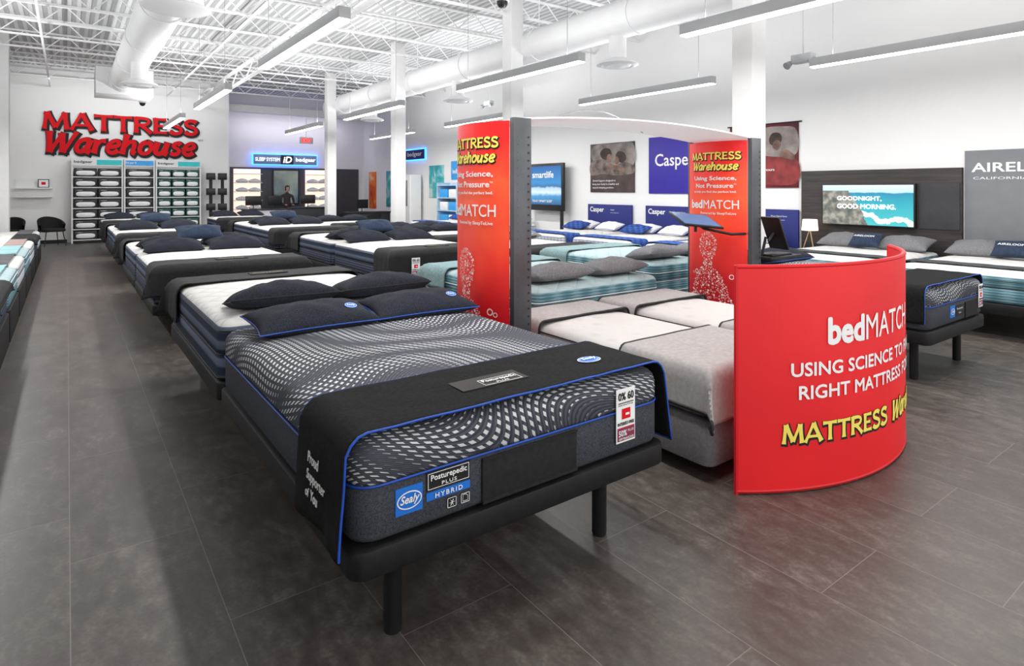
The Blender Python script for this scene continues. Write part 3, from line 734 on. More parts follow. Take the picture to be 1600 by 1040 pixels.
obj('canopy',toK(b),[M('canopy_fabric',(.85,.85,.85),.8,emit=.3,ec=(.85,.86,.87))],K,label='white arched stretched fabric canopy')  # emission put into the fabric to whiten it; the canopy is no lamp
obj('canopy_rod',toK(MB().tube([(3.2+1.3*i/14,4.0,2.14+.17*math.sin(PI*i/14)) for i in range(15)],.004,5)),[steel],K)
scr=M('blue_tablet_screen',(.03,.12,.25),.25,emit=.5,ec=(.04,.2,.4))
def tablet(x,y,z,rot,w=.34,h=.24,name='tablet_screen'):
    b=MB().rbox(-w/2,w/2,-.01,.01,-h/2,h/2,.006,.003); b.box(-w/2+.015,w/2-.015,-.0115,-.009,-h/2+.02,h/2-.015,1)
    b.cyl((0,.01,0),(0,.10,-.05),.014,n=8)
    obj(name,b,[blackp,scr],K,loc=(x-4,y-3.42,z),rot=rot,label='black tablet on tilting arm with blue screen')
tablet(4.86,3.66,1.30,(-1.2,.10,-.3),.44,.30)
obj('tablet_arm',toK(MB().tube([(5.44,3.46,1.16),(5.2,3.50,1.16),(4.95,3.64,1.22),(4.88,3.68,1.28)],.013,8)),[blackp],K,label='black articulated tablet arm')
tablet(2.95,3.95,1.25,(-1.2,0,.5),.30,.22)
obj('tablet_arm',toK(MB().tube([(2.64,3.46,1.10),(2.80,3.70,1.12),(2.93,3.93,1.22)],.013,8)),[blackp],K,label='black articulated tablet arm')
tablet(5.72,3.36,1.16,(-.35,0,1.25),.26,.34)
obj('keyboard_tray',toK(MB().rbox(5.55,6.1,3.28,3.62,.90,.93,.02,.006).cyl((5.50,3.42,.915),(5.6,3.42,.915),.015,n=8).rbox(5.62,5.98,3.32,3.48,.93,.95,.01,.004).cyl((5.62,3.44,.92),(5.66,3.42,1.12),.014,n=8)),[blackp],K,label='black keyboard tray on arm')
# ---------------------------------------------------------------- curved banner
BC=(3.77,3.07); BR=1.525; a0=-38.2; a1=41.0
def bm_(s,z,d=0):
    a=s/BR; return (BC[0]+(BR+d)*math.sin(a)-3.77,BC[1]-(BR+d)*math.cos(a)-1.6,z)
BN=empty('curved_banner',(3.77,1.6,0),label='waist-high curved red fabric banner screen around the test bed foot',cat='banner stand')
S0,S1=math.radians(a0)*BR,math.radians(a1)*BR; n=48
b=MB()
for d in (0,-.02): b.loft([[bm_(S0+(S1-S0)*i/n,z,d) for i in range(n+1)] for z in (.01,.4,.8,1.20)],0,caps=False,closed=False)
for z in (.01,1.20): b.loft([[bm_(S0+(S1-S0)*i/n,z,d) for i in range(n+1)] for d in (0,-.02)],0,caps=False,closed=False)
for s in (S0,S1): b.loft([[bm_(s,z,d) for z in (.01,1.20)] for d in (0,-.02)],0,caps=False,closed=False)
bf=obj('banner_fabric',b,[redf],BN)
b=MB()
for z in (.018,1.19): b.tube([bm_(S0+(S1-S0)*i/n,z,-.01) for i in range(n+1)],.014,6)
for s in (S0,S1): b.tube([bm_(s,.0,-.01),bm_(s,.6,-.01),bm_(s,1.2,-.01)],.013,6)
obj('banner_frame',b,[M('red_frame_sleeve',(.62,.006,.012),.5,var=.02)],BN)
btm=[whitetxt,blacktxt,yellowtxt]
def BT(s_,phi,w,h,z,mi,bold=.01,shear=0):
    s0=math.radians(phi)*BR
    obj('banner_lettering',MB().text(s_,w,h,lambda u,v,d=0:bm_(s0+u,z+v,.004),mi,bold=bold,shear=shear,st=.00015),btm,bf)
def BL(s_,phi,w,h,z,shear=0):
    b=MB(); s0=math.radians(phi)*BR
    b.logo(s_,w,h,lambda u,v,d=0:bm_(s0+u+.006,z+v-.007,.002),1,grow=.075,shear=shear,st=.0002)
    b.logo(s_,w,h,lambda u,v,d=0:bm_(s0+u,z+v,.0045),2,shear=shear,st=.0002)
    obj('banner_lettering',b,btm,bf)
BT('bed',-18.8,.28,.150,.765,0,bold=.040); BT('MATCH',-7.8,.60,.140,.767,0,bold=.004)
BT('USING SCIENCE TO FIND THE',-27.3,1.56,.074,.610,0,bold=.022)
BT('RIGHT MATTRESS FOR YOU',-25.6,1.46,.074,.488,0,bold=.022)
BL('MATTRESS',-29.3,.80,.100,.262); BL('Warehouse',3.0,.76,.115,.255,shear=.25)
# ---------------------------------------------------------------- back wall sign
SG=empty('wall_sign',(1.5,22.38,2.66),label='red and black dimensional store lettering mounted on the white wall',cat='sign')
def sgn(txt,w,h,z,shear):
    b=MB()
    b.logo(txt,w,h,lambda u,v,d=0:(-2.1+u+.03,-.012,z+v-.035),1,grow=.07,shear=shear,st=.001)
    b.logo(txt,w,h,lambda u,v,d=0:(-2.1+u,-.03,z+v),0,shear=shear,st=.001)
    obj('sign_lettering',b,[redtxt,blacktxt],SG)
sgn('MATTRESS',4.10,.50,.70,0); sgn('Warehouse',4.10,.62,.02,.22)
obj('sign_lettering',MB().text('SM',.14,.05,lambda u,v,d=0:(2.0+u,-.02,.52+v),1),[redtxt,blacktxt],SG)
shelfm=M('shelf_white',(.80,.80,.81),.5,var=.02); tealh=M('teal_header',(.03,.42,.44),.5,emit=.25); blueh=M('sky_blue_header',(.04,.28,.62),.5,emit=.25); greyh=M('grey_header',(.45,.47,.50),.5)
greenm=M('green_box',(.018,.085,.075),.6); dkbox=M('dark_box',(.025,.027,.032),.5)
def unit(x0,x1,hm,txt,ncol,pm,lab):
    e=empty('shelf_unit',((x0+x1)/2,22.15,0),label=lab,cat='shelf unit'); w=(x1-x0)/2
    b=MB().box(-w,-w+.04,-.2,.2,0,2.5).box(w-.04,w,-.2,.2,0,2.5).box(-w,w,.17,.2,0,2.5)
    obj('shelf_frame',b,[shelfm],e)
    for k in range(7): obj('shelf',MB().box(-w+.03,w-.03,-.19,.17,.08+k*.31,.105+k*.31),[shelfm],e)
    h=obj('header',MB().box(-w,w,-.215,-.2,2.29,2.5),[shelfm],e)
    obj('header_panel',MB().box(-w+.04+(w*.9 if ncol>1 else 0),w-.04,-.222,-.214,2.32,2.47),[hm],h)
    obj('header_lettering',MB().text(txt,w*.7,.09,lambda u,v,d=0:(-w*.9+u,-.225,2.35+v),0,bold=.01),[blacktxt if ncol>1 else whitetxt],h)
    pw=(x1-x0-.1)/ncol
    def plump():
        b=MB(); rings=[]
        for d_,k_ in ((-.150,1.0),(-.168,.98),(-.180,.86),(-.188,.60),(-.191,.2)):
            rings.append([(pw*.40*k_*math.copysign(abs(math.cos(t))**.5,math.cos(t)),d_,.105+.072*k_*math.copysign(abs(math.sin(t))**.7,math.sin(t))) for t in [2*PI*i/20+.001 for i in range(20)]])
        b.loft(rings)
        b.text('bedgear',pw*.25,.028,lambda u,v,d=0:(-pw*.36+u,-.163,.20+v))
        return b.mesh('pillow_window',[whitetxt])
    for k in range(7):
        for c in range(ncol):
            mb=cached(('pk',round(pw,2),pm.name),lambda:(MB().rbox(-pw/2+.015,pw/2-.015,-.16,.14,0,.25,.02,.01,0)).mesh('pillow_package',[pm]))
            wb=cached(('pw',round(pw,2)),plump)
            o=obj('pillow_package',mb,None,None,(x0+.05+pw*(c+.5),22.13,.105+k*.31),(0,0,0),'boxed pillow in %s packaging with white pillow visible'%('green' if pm is greenm else 'black'),'pillow package','boxed pillows on the wall shelves')
            obj('pillow_window',wb,None,o)
unit(.1,1.38,tealh,'bedgear',2,dkbox,'tall white shelf unit with teal header and boxed pillows')
unit(1.40,2.22,blueh,'find your fit',1,dkbox,'tall white shelf unit with blue header and boxed pillows')
unit(2.24,3.52,tealh,'bedgear',3,greenm,'tall white shelf unit with teal header holding green boxes')
for x in (3.80,4.15):
    b=MB().rbox(-.12,.12,-.12,.12,0,.06,.02,.01).cyl((0,0,.05),(0,0,2.1),.05,n=12)
    for z in (.9,1.4,1.9): b.rbox(-.13,.13,-.09,.09,z,z+.22,.03,.01)
    obj('display_tower',b,[blackp],loc=(x,21.9,0),label='black free-standing display tower with sample blocks',cat='display stand',group='black display towers')
e=empty('wall_ledge',(-.75,22.3,1.6),label='small white wall ledge',cat='wall shelf'); obj('ledge_board',MB().rbox(-.45,.4,-.1,.1,0,.04,.004,.003).box(-.45,.4,.08,.1,.04,.3).rbox(-.45,.4,-.1,.1,-.25,-.21,.004,.003),[white],e)
obj('picture_frame',MB().rbox(-.13,.13,-.015,.015,0,.24,.004,.003).box(-.11,.11,-.017,-.014,.02,.22,1).box(-.05,.05,-.019,-.016,.08,.16,2),[blackp,whitetxt,redtxt],loc=(-.55,22.3,1.641),label='small black picture frame on the white ledge',cat='picture frame')
def armchair(x,y,r,lab='black round-backed armchair with thin legs'):
    e=empty('armchair',(x,y,0),(0,0,r),label=lab,cat='chair',group='black armchairs')
    obj('seat',MB().rbox(-.28,.28,-.26,.24,.40,.49,.12,.03),[black],e)
    b=MB(); k=16
    def P(rad,i,z): a=math.radians(-10+200*i/k); return (rad*math.cos(a),rad*.95*math.sin(a)-.0,z)
    hz=lambda i:.60+.22*math.sin(PI*i/k)
    b.loft([[P(.30,i,.44) for i in range(k+1)],[P(.33,i,hz(i)) for i in range(k+1)],[P(.28,i,hz(i)) for i in range(k+1)],[P(.26,i,.44) for i in range(k+1)]],0,caps=False,closed=False)
    obj('backrest',b,[black],e)
    for sx in (-1,1):
        for sy in (-1,1): obj('leg',MB().cyl((sx*.2,sy*.18,.41),(sx*.26,sy*.23,0),.014,.010,n=8),[blackp],e)
armchair(-.35,21.4,.4); armchair(-1.25,21.5,-.2)
armchair(7.6,19.6,2.6); armchair(8.5,19.8,-2.7)
def peg():
    t=NT('dark_perforated_panel'); v=t.new('ShaderNodeTexVoronoi'); v.inputs['Scale'].default_value=14; v.inputs['Randomness'].default_value=0; t.l.new(t.coord(),v.inputs['Vector'])
    t.color(t.mix(t.math('LESS_THAN',v.outputs['Distance'],.3),(.05,.05,.06),(.32,.32,.35))); return t.m
obj('perforated_wall_panel',MB().rbox(4.9,9.9,24.45,24.498,.1,2.42,.004,.003),[peg()],label='dark perforated display panel covering the recess wall',cat='display panel')
warm=M('lit_shelf_white',(.85,.80,.76),.6,emit=.9,ec=(1,.74,.58))
for x0,x1 in ((5.0,5.95),(7.65,8.55)):
    e=empty('lit_shelf_unit',((x0+x1)/2,24.2,0),label='backlit white shelf unit with rows of pillows',cat='shelf unit',group='backlit pillow shelves'); w=(x1-x0)/2
    obj('shelf_back',MB().box(-w,w,.16,.2,.3,2.35),[warm],e)
    for k in range(6): obj('shelf',MB().box(-w,w,-.16,.16,.5+k*.33,.52+k*.33),[shelfm],e)
    for k in range(5):
        for c in (-.22,.22):
            pmesh=cached('smallp',lambda:pillow_mesh(.42,.28,.14,whitep)[0])
            obj('pillow',pmesh,None,None,((x0+x1)/2+c,24.19,.52+k*.33+.001),(0,0,0),'white display pillow on a backlit shelf','pillow','pillows on backlit shelves')
e=empty('wall_mirror',(6.9,24.38,1.0),label='dark framed mirror panel between the shelves',cat='mirror'); obj('mirror_frame',MB().rbox(-.5,.5,-.02,.03,0,1.35,.01,.004),[blackp],e); obj('mirror_glass',MB().box(-.46,.46,-.024,-.018,.04,1.31),[M('mirror_glass',(.30,.34,.30),.1,metal=.7)],e)
neon=M('blue_neon_edge',(.05,.25,1),.4,emit=5,ec=(.03,.2,1)); signg=M('blue_grey_sign_face',(.16,.24,.40),.5,emit=.2)
litw=M('lit_white_letters',(.9,.9,.95),.5,emit=1.0)
e=empty('neon_sign',(6.9,24.4,2.55),label='blue-edged illuminated sign panel with white lettering on the pale wall',cat='sign')
obj('sign_edge',MB().rbox(-1.24,1.24,-.02,.06,-.03,.40,.01,.004),[neon],e)
obj('sign_face',MB().rbox(-1.2,1.2,-.05,.0,0,.37,.01,.004).box(-.20,.28,-.06,-.04,.0,.37,1),[signg,dkbox],e)
for tx,w_,h_,xx,zz,bo,sh,yy in (('SLEEP SYSTEM',.90,.14,-1.14,.115,.02,0,.056),('iD',.34,.25,-.12,.06,.03,.2,.066),('bedgear',.78,.20,.37,.08,.02,0,.056)):
    obj('sign_lettering',MB().text(tx,w_,h_,lambda u,v,d=0:(xx+u,-yy,zz+v),bold=bo,shear=sh,st=.0005),[litw],e)
e=empty('exit_sign',(7.35,23.3,3.32),label='white exit sign with red glowing letters',cat='exit sign')
obj('sign_box',MB().rbox(-.25,.25,-.04,.04,0,.24,.01,.004).cyl((0,0,.23),(0,0,1.05),.01,n=6),[white],e)
obj('sign_lettering',MB().text('EXIT',.36,.16,lambda u,v,d=0:(-.18+u,-.045,.04+v),bold=.02),[M('red_glow',(.9,.02,.02),.5,emit=2)],e)
def desk(x0,x1,y0,y1,z,body,lab):
    e=empty('service_counter',((x0+x1)/2,(y0+y1)/2,0),label=lab,cat='counter'); w,h=(x1-x0)/2,(y1-y0)/2
    obj('counter_body',MB().rbox(-w+.03,w-.03,-h+.04,h-.02,0,z-.04,.01,.004),[body],e)
    obj('counter_top',MB().rbox(-w,w,-h,h,z-.04,z,.01,.006),[dkbox],e); return e
lilac=M('lilac_white_laminate',(.72,.68,.72),.5)
desk(4.75,6.2,21.5,22.1,.92,lilac,'white sales counter with dark worktop')
desk(6.35,7.6,21.7,22.3,.95,dkbox,'dark sales counter by the recess')
desk(7.9,9.6,20.6,21.2,.78,dkbox,'dark low desk beside the wall')
def monitor(x,y,z,r=0):
    e=empty('monitor',(x,y,z),(0,0,r),label='black computer monitor on a counter',cat='monitor',group='counter monitors')
    obj('stand',MB().rbox(-.11,.11,-.08,.08,0,.012,.02,.003).cyl((0,.02,.01),(0,.02,.2),.015,n=8),[blackp],e)
    obj('screen',MB().rbox(-.26,.26,-.02,.015,.12,.44,.006,.003),[blackp],e)
monitor(5.1,21.8,.92); monitor(5.8,21.8,.92,.2); monitor(7.0,22.0,.95); monitor(8.6,20.9,.78,.3)
# ---------------------------------------------------------------- right wall posters
def poster(y0,y1,z0,z1,mat,lab,x=10.148,texts=(),group=None,tm=None):
    o=obj('poster',MB().rbox(x-.025,x,y0,y1,z0,z1,.002,.002),[mat],label=lab,cat='poster',group=group)
    for (t,u,z,w,h,bo) in texts:
        obj('lettering',MB().text(t,w,h,planeX(x-.030,y1-u,z),0,bold=bo),[tm or whitetxt],o)
    return o
def photo(name,stops,scale=3,warp=1.0,seed=0):
    t=NT(name); co=t.coord(); mp=t.new('ShaderNodeMapping'); t.l.new(co,mp.inputs[0]); mp.inputs['Location'].default_value=(seed,seed*2,seed)
    n=t.new('ShaderNodeTexNoise'); n.inputs['Scale'].default_value=scale; n.inputs['Detail'].default_value=2; n.inputs['Distortion'].default_value=warp; t.l.new(mp.outputs[0],n.inputs['Vector'])
    t.color(t.ramp(n.outputs['Fac'],stops)); t.b.inputs['Roughness'].default_value=.5; return t.m
plinen=M('print_linen',(.26,.225,.21),.6,var=.55,vs=3.2); pskin=M('print_skin',(.20,.12,.088),.6,var=.5,vs=5); phair=M('print_hair',(.045,.028,.022),.6,var=.4,vs=8); psheet=M('print_sheet',(.17,.13,.115),.6,var=.7,vs=6); pdark=M('print_dark_brown',(.085,.06,.055),.6,var=.4,vs=3)
pred=M('print_deep_red',(.12,.010,.015),.6,var=.6,vs=3); predl=M('print_red_cloth',(.24,.03,.03),.6,var=.5,vs=5)
def shp(b,x,pts,mi,n=6):
    out=[]; L=len(pts)
    for i in range(L):
        p0,p1,p2,p3=[pts[(i+k-1)%L] for k in range(4)]
        for j in range(n):
            t=j/n; q=[.5*((2*p1[c])+(-p0[c]+p2[c])*t+(2*p0[c]-5*p1[c]+4*p2[c]-p3[c])*t*t+(-p0[c]+3*p1[c]-3*p2[c]+p3[c])*t**3) for c in (0,1)]
            out.append((x,q[0],q[1]))
    b.add(out,[tuple(range(len(out)))],mi)
o=poster(9.25,10.65,1.52,2.66,pdark,'photographic poster of a couple sleeping in brown tones',texts=(('Zoned Support designed to',.08,1.76,.75,.055,.01),('keep your body in a healthy and',.08,1.68,.85,.055,.01),('natural sleeping position.',.08,1.60,.7,.05,.01)))
b=MB(); X=10.121
def Q(l): return [(10.65-u*1.4,1.52+v*1.14) for u,v in l]
shp(b,X,Q([(.10,.97),(.62,.98),(.97,.96),(.985,.55),(.60,.50),(.22,.55),(.03,.72)]),0)
shp(b,X-.001,Q([(.02,.62),(.30,.68),(.55,.55),(.80,.60),(.98,.52),(.98,.38),(.60,.34),(.30,.38),(.02,.36)]),3)
shp(b,X-.002,Q([(.24,.82),(.34,.90),(.47,.87),(.50,.76),(.42,.66),(.28,.70)]),2)
shp(b,X-.003,Q([(.42,.77),(.48,.77),(.515,.70),(.49,.61),(.43,.61),(.39,.68)]),1)
shp(b,X-.002,Q([(.60,.74),(.66,.82),(.78,.79),(.83,.67),(.75,.59),(.65,.63)]),2)
shp(b,X-.003,Q([(.595,.70),(.64,.72),(.67,.65),(.65,.57),(.60,.57),(.57,.63)]),1)
shp(b,X-.004,Q([(.42,.54),(.58,.55),(.80,.47),(.78,.41),(.60,.45),(.42,.47)]),1)
obj('printed_sleepers',b,[plinen,pskin,phair,psheet],o)
poster(7.62,8.84,1.50,2.70,M('violet_blue_print',(.045,.03,.34),.5,var=.04),'violet-blue brand poster with large white lettering',texts=(('Casper',.18,2.0,1.0,.34,.012),))
o=poster(5.52,6.85,1.62,2.75,pred,'dark red photographic poster of two people resting',texts=(('for hours',.60,1.92,.30,.05,.01),))
b=MB()
def Q(l): return [(6.85-u*1.33,1.65+v*1.08) for u,v in l]
shp(b,X,Q([(.03,.06),(.10,.35),(.55,.52),(.97,.45),(.98,.05),(.5,.03)]),3)
shp(b,X-.001,Q([(.40,.72),(.50,.95),(.78,.97),(.98,.90),(.98,.52),(.70,.48),(.45,.55)]),0)
shp(b,X-.002,Q([(.60,.78),(.65,.87),(.75,.86),(.78,.75),(.71,.66),(.62,.69)]),2)
shp(b,X-.003,Q([(.67,.73),(.73,.75),(.77,.68),(.73,.59),(.68,.60),(.65,.66)]),1)
shp(b,X-.004,Q([(.76,.55),(.84,.59),(.95,.50),(.95,.42),(.86,.44),(.75,.49)]),1)
obj('printed_sleepers',b,[plinen,pskin,phair,predl],o)
obj('poster_rail',MB().cyl((10.13,5.46,2.76),(10.13,6.9,2.76),.012,n=8),[blackp],o)
FW=obj('feature_wall_panel',MB().rbox(10.08,10.148,3.14,5.44,.02,1.9,.004,.003),[wood],label='dark wood feature wall panel behind the beds',cat='wall panel')
obj('fabric_inset',MB().rbox(10.06,10.09,3.16,3.66,1.02,1.68,.004,.003),[M('dark_grey_fabric',(.05,.05,.055),.9,bump=.3)],FW,label='dark grey fabric inset')
def beach():
    t=NT('beach_screen_image'); x,y,z=t.xyz(t.coord())
    n=t.noise(3.5,6); n2=t.noise(9,6)
    u=t.math('MULTIPLY',t.math('SUBTRACT',5.09,y),1/1.38); v=t.math('MULTIPLY',t.math('SUBTRACT',z,1.04),1/.62)
    sea=t.ramp(t.math('ADD',v,t.math('MULTIPLY',t.math('SUBTRACT',n,.5),.10)),[(0,(.06,.38,.40)),(.55,(.02,.26,.33)),(.80,(.015,.18,.29)),(.82,(.35,.50,.64)),(1,(.48,.60,.72))])
    d=t.math('SUBTRACT',t.math('ADD',t.math('SUBTRACT',v,.05),t.math('MULTIPLY',t.math('SUBTRACT',n,.5),.6)),t.math('MULTIPLY',t.math('SUBTRACT',1.0,u),.45))
    foam=t.math('MULTIPLY',t.math('LESS_THAN',t.math('ABSOLUTE',d),.06),t.math('GREATER_THAN',u,.45))
    c=t.mix(t.math('MULTIPLY',foam,.75),sea,(.75,.80,.80))
    shore=t.math('LESS_THAN',t.math('ADD',u,t.math('ADD',t.math('MULTIPLY',v,.25),t.math('MULTIPLY',t.math('SUBTRACT',n,.5),.8))),.54)
    sc=t.ramp(n2,[(.35,(.07,.08,.075)),(.5,(.15,.15,.13)),(.62,(.26,.25,.22))])
    c=t.mix(t.math('MULTIPLY',shore,t.math('LESS_THAN',v,.86)),c,sc)
    t.color(c); t.l.new(c,t.b.inputs['Emission Color']); t.b.inputs['Emission Strength'].default_value=.7; t.b.inputs['Roughness'].default_value=.2; return t.m
TV=empty('wall_tv',(10.0,4.4,1.35),label='flat television showing a turquoise beach with white lettering',cat='television')
obj('tv_body',MB().rbox(0.0,.08,3.69-4.4,5.05-4.4,1.02-1.35,1.68-1.35,.006,.004),[blackp],TV)
so=obj('tv_screen',MB().box(9.992,10.0,3.71,5.03,1.04,1.66),[beach()],TV,loc=(-10,-4.4,-1.35))
for txt,w,yy,zz in (('GOODNIGHT,',.66,4.80,1.41),('GOOD MORNING.',.86,4.80,1.29)):
    obj('screen_lettering',MB().text(txt,w,.075,planeX(9.988,yy,zz),bold=.02),[litw],so)
ab=poster(1.6,3.12,.55,2.13,M('grey_banner_print',(.20,.21,.23),.6,var=.05),'grey brand banner with white lettering on the wall',texts=(('AIRELOOM',.08,1.83,1.18,.13,.02),('CALIFORNIA DESIGN',.10,1.73,1.0,.035,.006)))
e=empty('nightstand',(9.85,5.17,0),label='small dark nightstand between two beds',cat='nightstand')
obj('cabinet_body',MB().rbox(-.2,.2,-.18,.18,.1,.62,.006,.004),[wood],e); obj('drawer',MB().rbox(-.215,-.2,-.16,.16,.38,.58,.003,.003),[wood],e)
for sx in (-.16,.16):
    for sy in (-.14,.14): obj('leg',MB().cyl((sx,sy,0),(sx,sy,.1),.014,n=8),[blackp],e)
e=empty('table_lamp',(9.85,5.17,.62),label='small lit table lamp with white drum shade and tripod legs',cat='lamp')
obj('lamp_shade',MB().loft([[( r*math.cos(2*PI*k/24),r*math.sin(2*PI*k/24),z) for k in range(24)] for r,z in ((.125,.30),(.11,.48))],0,caps=False),[M('lamp_shade_lit',(.95,.88,.78),.7,emit=1.3,ec=(1,.88,.72))],e)
for a in (0,2.1,4.2): obj('leg',MB().cyl((.0,0,.33),(.10*math.cos(a),.10*math.sin(a),0),.008,n=6),[M('light_wood',(.5,.33,.18),.5)],e)
e=empty('display_screen',(9.9,12.1,0),label='black framed display screen showing blue advert with white lettering',cat='display screen')
obj('screen_frame',MB().rbox(-.03,.04,-.75,.75,1.05,2.25,.01,.006).box(-.02,.03,-.7,-.62,0,1.1).box(-.02,.03,.62,.7,0,1.1),[blackp],e)
def bedad():
    t=NT('bedroom_advert_image'); x,y,z=t.xyz(t.coord()); n=t.noise(5,3)
    f=t.math('ADD',t.math('MULTIPLY',t.math('SUBTRACT',z,1.2),1.0),t.math('MULTIPLY',t.math('SUBTRACT',n,.5),.12))
    c=t.ramp(f,[(0,(.02,.08,.20)),(.22,(.05,.22,.42)),(.30,(.45,.55,.65)),(.42,(.32,.44,.58)),(.46,(.03,.12,.25)),(.55,(.03,.18,.40)),(1,(.01,.08,.26))])
    t.color(c); t.l.new(c,t.b.inputs['Emission Color']); t.b.inputs['Emission Strength'].default_value=.6; return t.m
obj('screen_image',MB().box(-.04,-.028,-.68,.68,1.2,2.18),[bedad()],e)
obj('screen_lettering',MB().text('smartlife',.86,.17,lambda u,v,d=0:(-.045,.46-u,1.88+v),bold=.02),[whitetxt],e)
obj('screen_lettering',MB().text('TRULY SMART SLEEP',.8,.06,lambda u,v,d=0:(-.045,.46-u,1.26+v),bold=.01),[whitetxt],e)
e=empty('small_wall_sign',(10.11,19.7,2.66),label='dark blue glowing wall sign with white lettering',cat='sign')
obj('sign_face',MB().rbox(-.03,.03,-.72,.72,0,.34,.01,.004),[caspnavy],e); obj('sign_edge',MB().rbox(-.01,.03,-.76,.76,-.04,.38,.01,.004),[neon],e)
obj('sign_lettering',MB().text('bedgear',1.1,.2,lambda u,v,d=0:(-.035,.55-u,.07+v),bold=.01),[whitetxt],e)
tealp=photo('teal_lifestyle_print',[(.3,(.02,.22,.26)),(.5,(.05,.45,.48)),(.7,(.6,.75,.75))],1.5,seed=7)
poster(17.7,18.7,1.3,2.4,tealp,'teal photographic poster on the wall'); poster(16.2,17.2,1.9,2.5,blueh,'sky blue brand header panel on the wall',texts=(('bedMATCH',.1,2.1,.8,.15,.02),))
poster(21.6,22.2,.9,2.3,tealp,'narrow teal banner poster on the wall'); poster(23.2,23.9,.8,2.3,photo('red_orange_print',[(.35,(.6,.03,.01)),(.6,(.9,.25,.03)),(.75,(.9,.6,.4))],1.5,seed=2),'red and orange banner poster on the wall')
e=empty('shelf_unit',(9.85,16.6,0),label='pale blue open shelf unit with boxed goods against the wall',cat='shelf unit')
pb_=M('pale_blue_laminate',(.45,.62,.75),.5)
obj('shelf_frame',MB().box(-.25,.25,-.62,-.58,0,1.8).box(-.25,.25,.58,.62,0,1.8).box(.22,.25,-.6,.6,0,1.8),[pb_],e)
for k in range(5): obj('shelf',MB().box(-.24,.22,-.58,.58,.1+k*.4,.13+k*.4),[pb_],e)
for k in range(4):
    for c in (-.28,.28): obj('pillow_package',MB().rbox(-.18,.18,-.24,.24,0,.26,.03,.02),[whitep if (k+ (c>0))%2 else blueh],None,(9.83,16.6+c,.131+k*.4),label='packaged pillow on the pale blue shelf',cat='pillow package',group='packages on the pale blue shelf')
e=empty('display_cabinet',(9.8,19.7,0),label='white rounded display cabinet with circular grey dial',cat='display cabinet')
obj('cabinet_body',MB().rbox(-.2,.25,-.6,.6,0,2.1,.05,.02),[white],e); obj('cabinet_window',MB().rbox(-.212,-.2,-.4,.4,1.0,1.9,.003,.003).cyl((-.22,0,.6),(-.2,0,.6),.22,n=24),[M('smoky_grey',(.25,.26,.28),.3)],e)
def emlight(x,y,z):
    e=empty('emergency_light',(x,y,z),label='white twin-head emergency light hung on a conduit',cat='emergency light',group='emergency lights')
    obj('light_body',MB().rbox(-.07,.07,-.15,.15,0,.12,.02,.01).cyl((0,0,.1),(0,0,ZC-z),.009,n=6),[M('fixture_grey_plastic',(.45,.46,.47),.5)],e)
    for s in (-1,1): obj('lamp_head',MB().cyl((-.03,s*.17,.02),(-.10,s*.19,-.03),.035,.055,n=14),[M('lamp_head_grey',(.30,.31,.33),.5)],e)
emlight(8.3,4.45,3.36); emlight(8.7,12.9,3.73)
def cctv(x,y,z):
    e=empty('security_camera',(x,y,z),label='white dome security camera on a ceiling drop pipe',cat='security camera',group='security cameras')
    obj('camera_mount',MB().cyl((0,0,.05),(0,0,ZC-z),.015,n=8).lathe([(.04,.1),(.09,.06),(.09,0)]),[white],e)
    obj('camera_dome',MB().lathe([(.075,0),(.07,-.04),(.045,-.075),(.005,-.09)]),[blackp],e)
cctv(4.6,6.5,4.05); cctv(1.7,19.8,4.0)
# ---------------------------------------------------------------- person behind the counter
def skin(name,pts,edges,mat,parent,sub=2,label=None):
    me=D.meshes.new(name); me.from_pydata([p[:3] for p in pts],edges,[]); me.materials.append(mat)
    o=D.objects.new(name,me); col.objects.link(o)
    if parent: o.parent=parent
    md=o.modifiers.new('skin','SKIN'); md.use_smooth_shade=True
    for i,p in enumerate(pts):
        r=p[3]; r=r if isinstance(r,tuple) else (r,r); me.skin_vertices[0].data[i].radius=r
    me.skin_vertices[0].data[0].use_root=True
    s=o.modifiers.new('sub','SUBSURF'); s.levels=sub; s.render_levels=sub
    return o
skinm=M('skin',(.55,.34,.26),.6,var=.08)
PE=empty('person',(6.55,23.0,0),label='person in a dark long-sleeved top standing behind the counter',cat='person')
pts=[(0,0,.93,(.14,.10)),(0,0,1.12,(.13,.09)),(0,0,1.32,(.16,.10)),(0,0,1.42,(.07,.06)),(0,-.01,1.49,(.045,.045)),
 (.09,0,.9,(.08,.085)),(.10,-.01,.50,.055),(.10,0,.08,.04),(.10,-.12,.04,.035),
 (-.09,0,.9,(.08,.085)),(-.10,-.01,.50,.055),(-.10,0,.08,.04),(-.10,-.12,.04,.035),
 (.19,0,1.36,.055),(.24,-.03,1.10,.042),(.14,-.25,1.03,.030),
 (-.19,0,1.36,.055),(-.24,-.03,1.10,.042),(-.12,-.25,1.03,.030)]
ed=[(0,1),(1,2),(2,3),(3,4),(0,5),(5,6),(6,7),(7,8),(0,9),(9,10),(10,11),(11,12),(2,13),(13,14),(14,15),(2,16),(16,17),(17,18)]
skin('body',pts,ed,M('dark_clothes',(.05,.04,.04),.9),PE)
hb=MB().lathe([(.005,-.115),(.04,-.11),(.06,-.075),(.072,-.02),(.078,.03),(.072,.075),(.045,.108),(.005,.12)],n=20)
hb.v=[(x*.95,y*1.15,z) for x,y,z in hb.v]
hb.add([(-.012,-.085,-.01),(.012,-.085,-.01),(0,-.082,.035),(0,-.108,-.008)],[(0,1,3),(1,2,3),(2,0,3)])
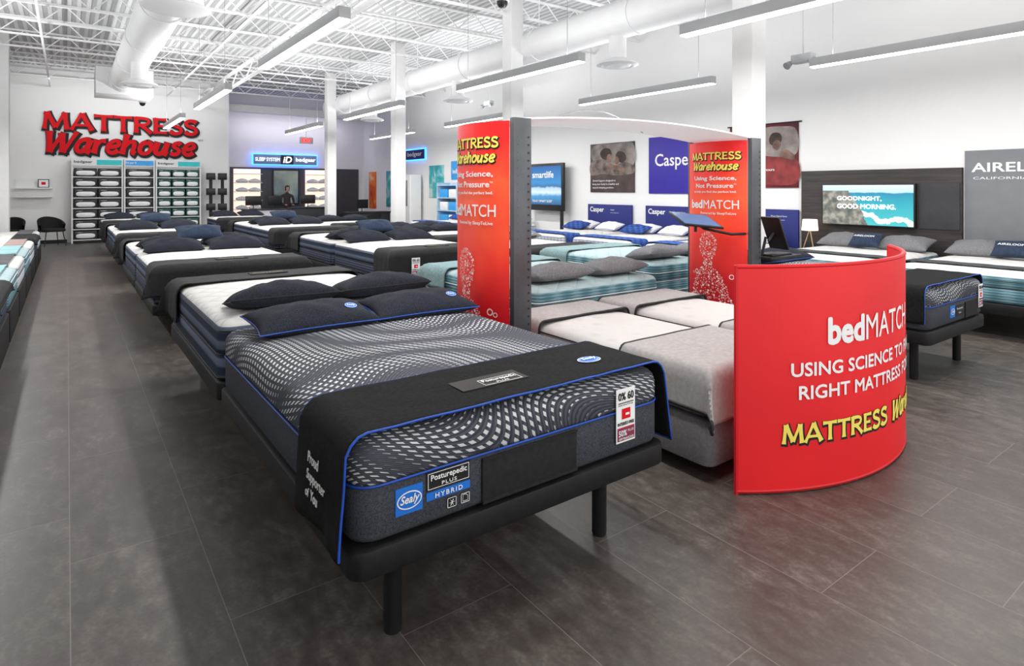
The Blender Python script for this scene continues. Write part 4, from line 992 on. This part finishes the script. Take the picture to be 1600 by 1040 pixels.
for s in (-1,1): hb.lathe([(.002,-.03),(.012,-.02),(.014,.01),(.008,.028),(.002,.03)],(s*.076,.0,.0),8)
hd=obj('head',hb,[skinm],PE,loc=(0,-.03,1.60),rot=(.25,0,0))
for s in (-1,1): obj('eye',MB().lathe([(.001,-.007),(.008,0),(.001,.007)],(s*.028,-.083,.012),8),[blackp],hd)
obj('mouth',MB().rbox(-.02,.02,-.084,-.078,-.05,-.043,.002,.001),[M('lips',(.35,.12,.10),.6)],hd)
hr=MB().lathe([(.079,-.05),(.086,.0),(.086,.05),(.076,.095),(.045,.125),(.005,.132)],n=20); hr.v=[(x,y*1.12+.018,z) for x,y,z in hr.v]
obj('hair',hr,[M('dark_hair',(.03,.018,.012),.6)],hd)
for s in (-1,1):
    h=[(0,0,0,.022),(0,-.045,-.004,(.034,.014)),(0,-.085,-.008,(.034,.012))]
    hn=skin('hand',h,[(0,1),(1,2)],skinm,PE,1); hn.location=(s*.13,-.25,1.03)
    for k in range(4):
        L=(.06,.07,.065,.05)[k]; x=-.026+k*.0175
        fng=skin('finger',[(x,-.08,-.008,.008),(x,-.08-L*.5,-.012,.0075),(x,-.08-L*.9,-.028,.006)],[(0,1),(1,2)],skinm,hn,1)
    skin('thumb',[(-s*.028,-.03,-.004,.010),(-s*.05,-.055,-.01,.009),(-s*.055,-.08,-.02,.007)],[(0,1),(1,2)],skinm,hn,1)
# ---------------------------------------------------------------- world + camera
w=D.worlds.new('World'); C.scene.world=w; w.use_nodes=True
w.node_tree.nodes['Background'].inputs[0].default_value=(1,.98,.96,1); w.node_tree.nodes['Background'].inputs[1].default_value=.8
cd=D.cameras.new('Camera'); co=D.objects.new('Camera',cd); col.objects.link(co)
co.location=(0,0,1.6); co.rotation_euler=(PI/2,0,-math.radians(36.2)); cd.sensor_width=36; cd.sensor_fit='HORIZONTAL'; cd.lens=36*950/1600; cd.shift_y=-225/1600
cd.clip_start=.05; cd.clip_end=100
C.scene.camera=co
C.scene.view_settings.view_transform='Standard'
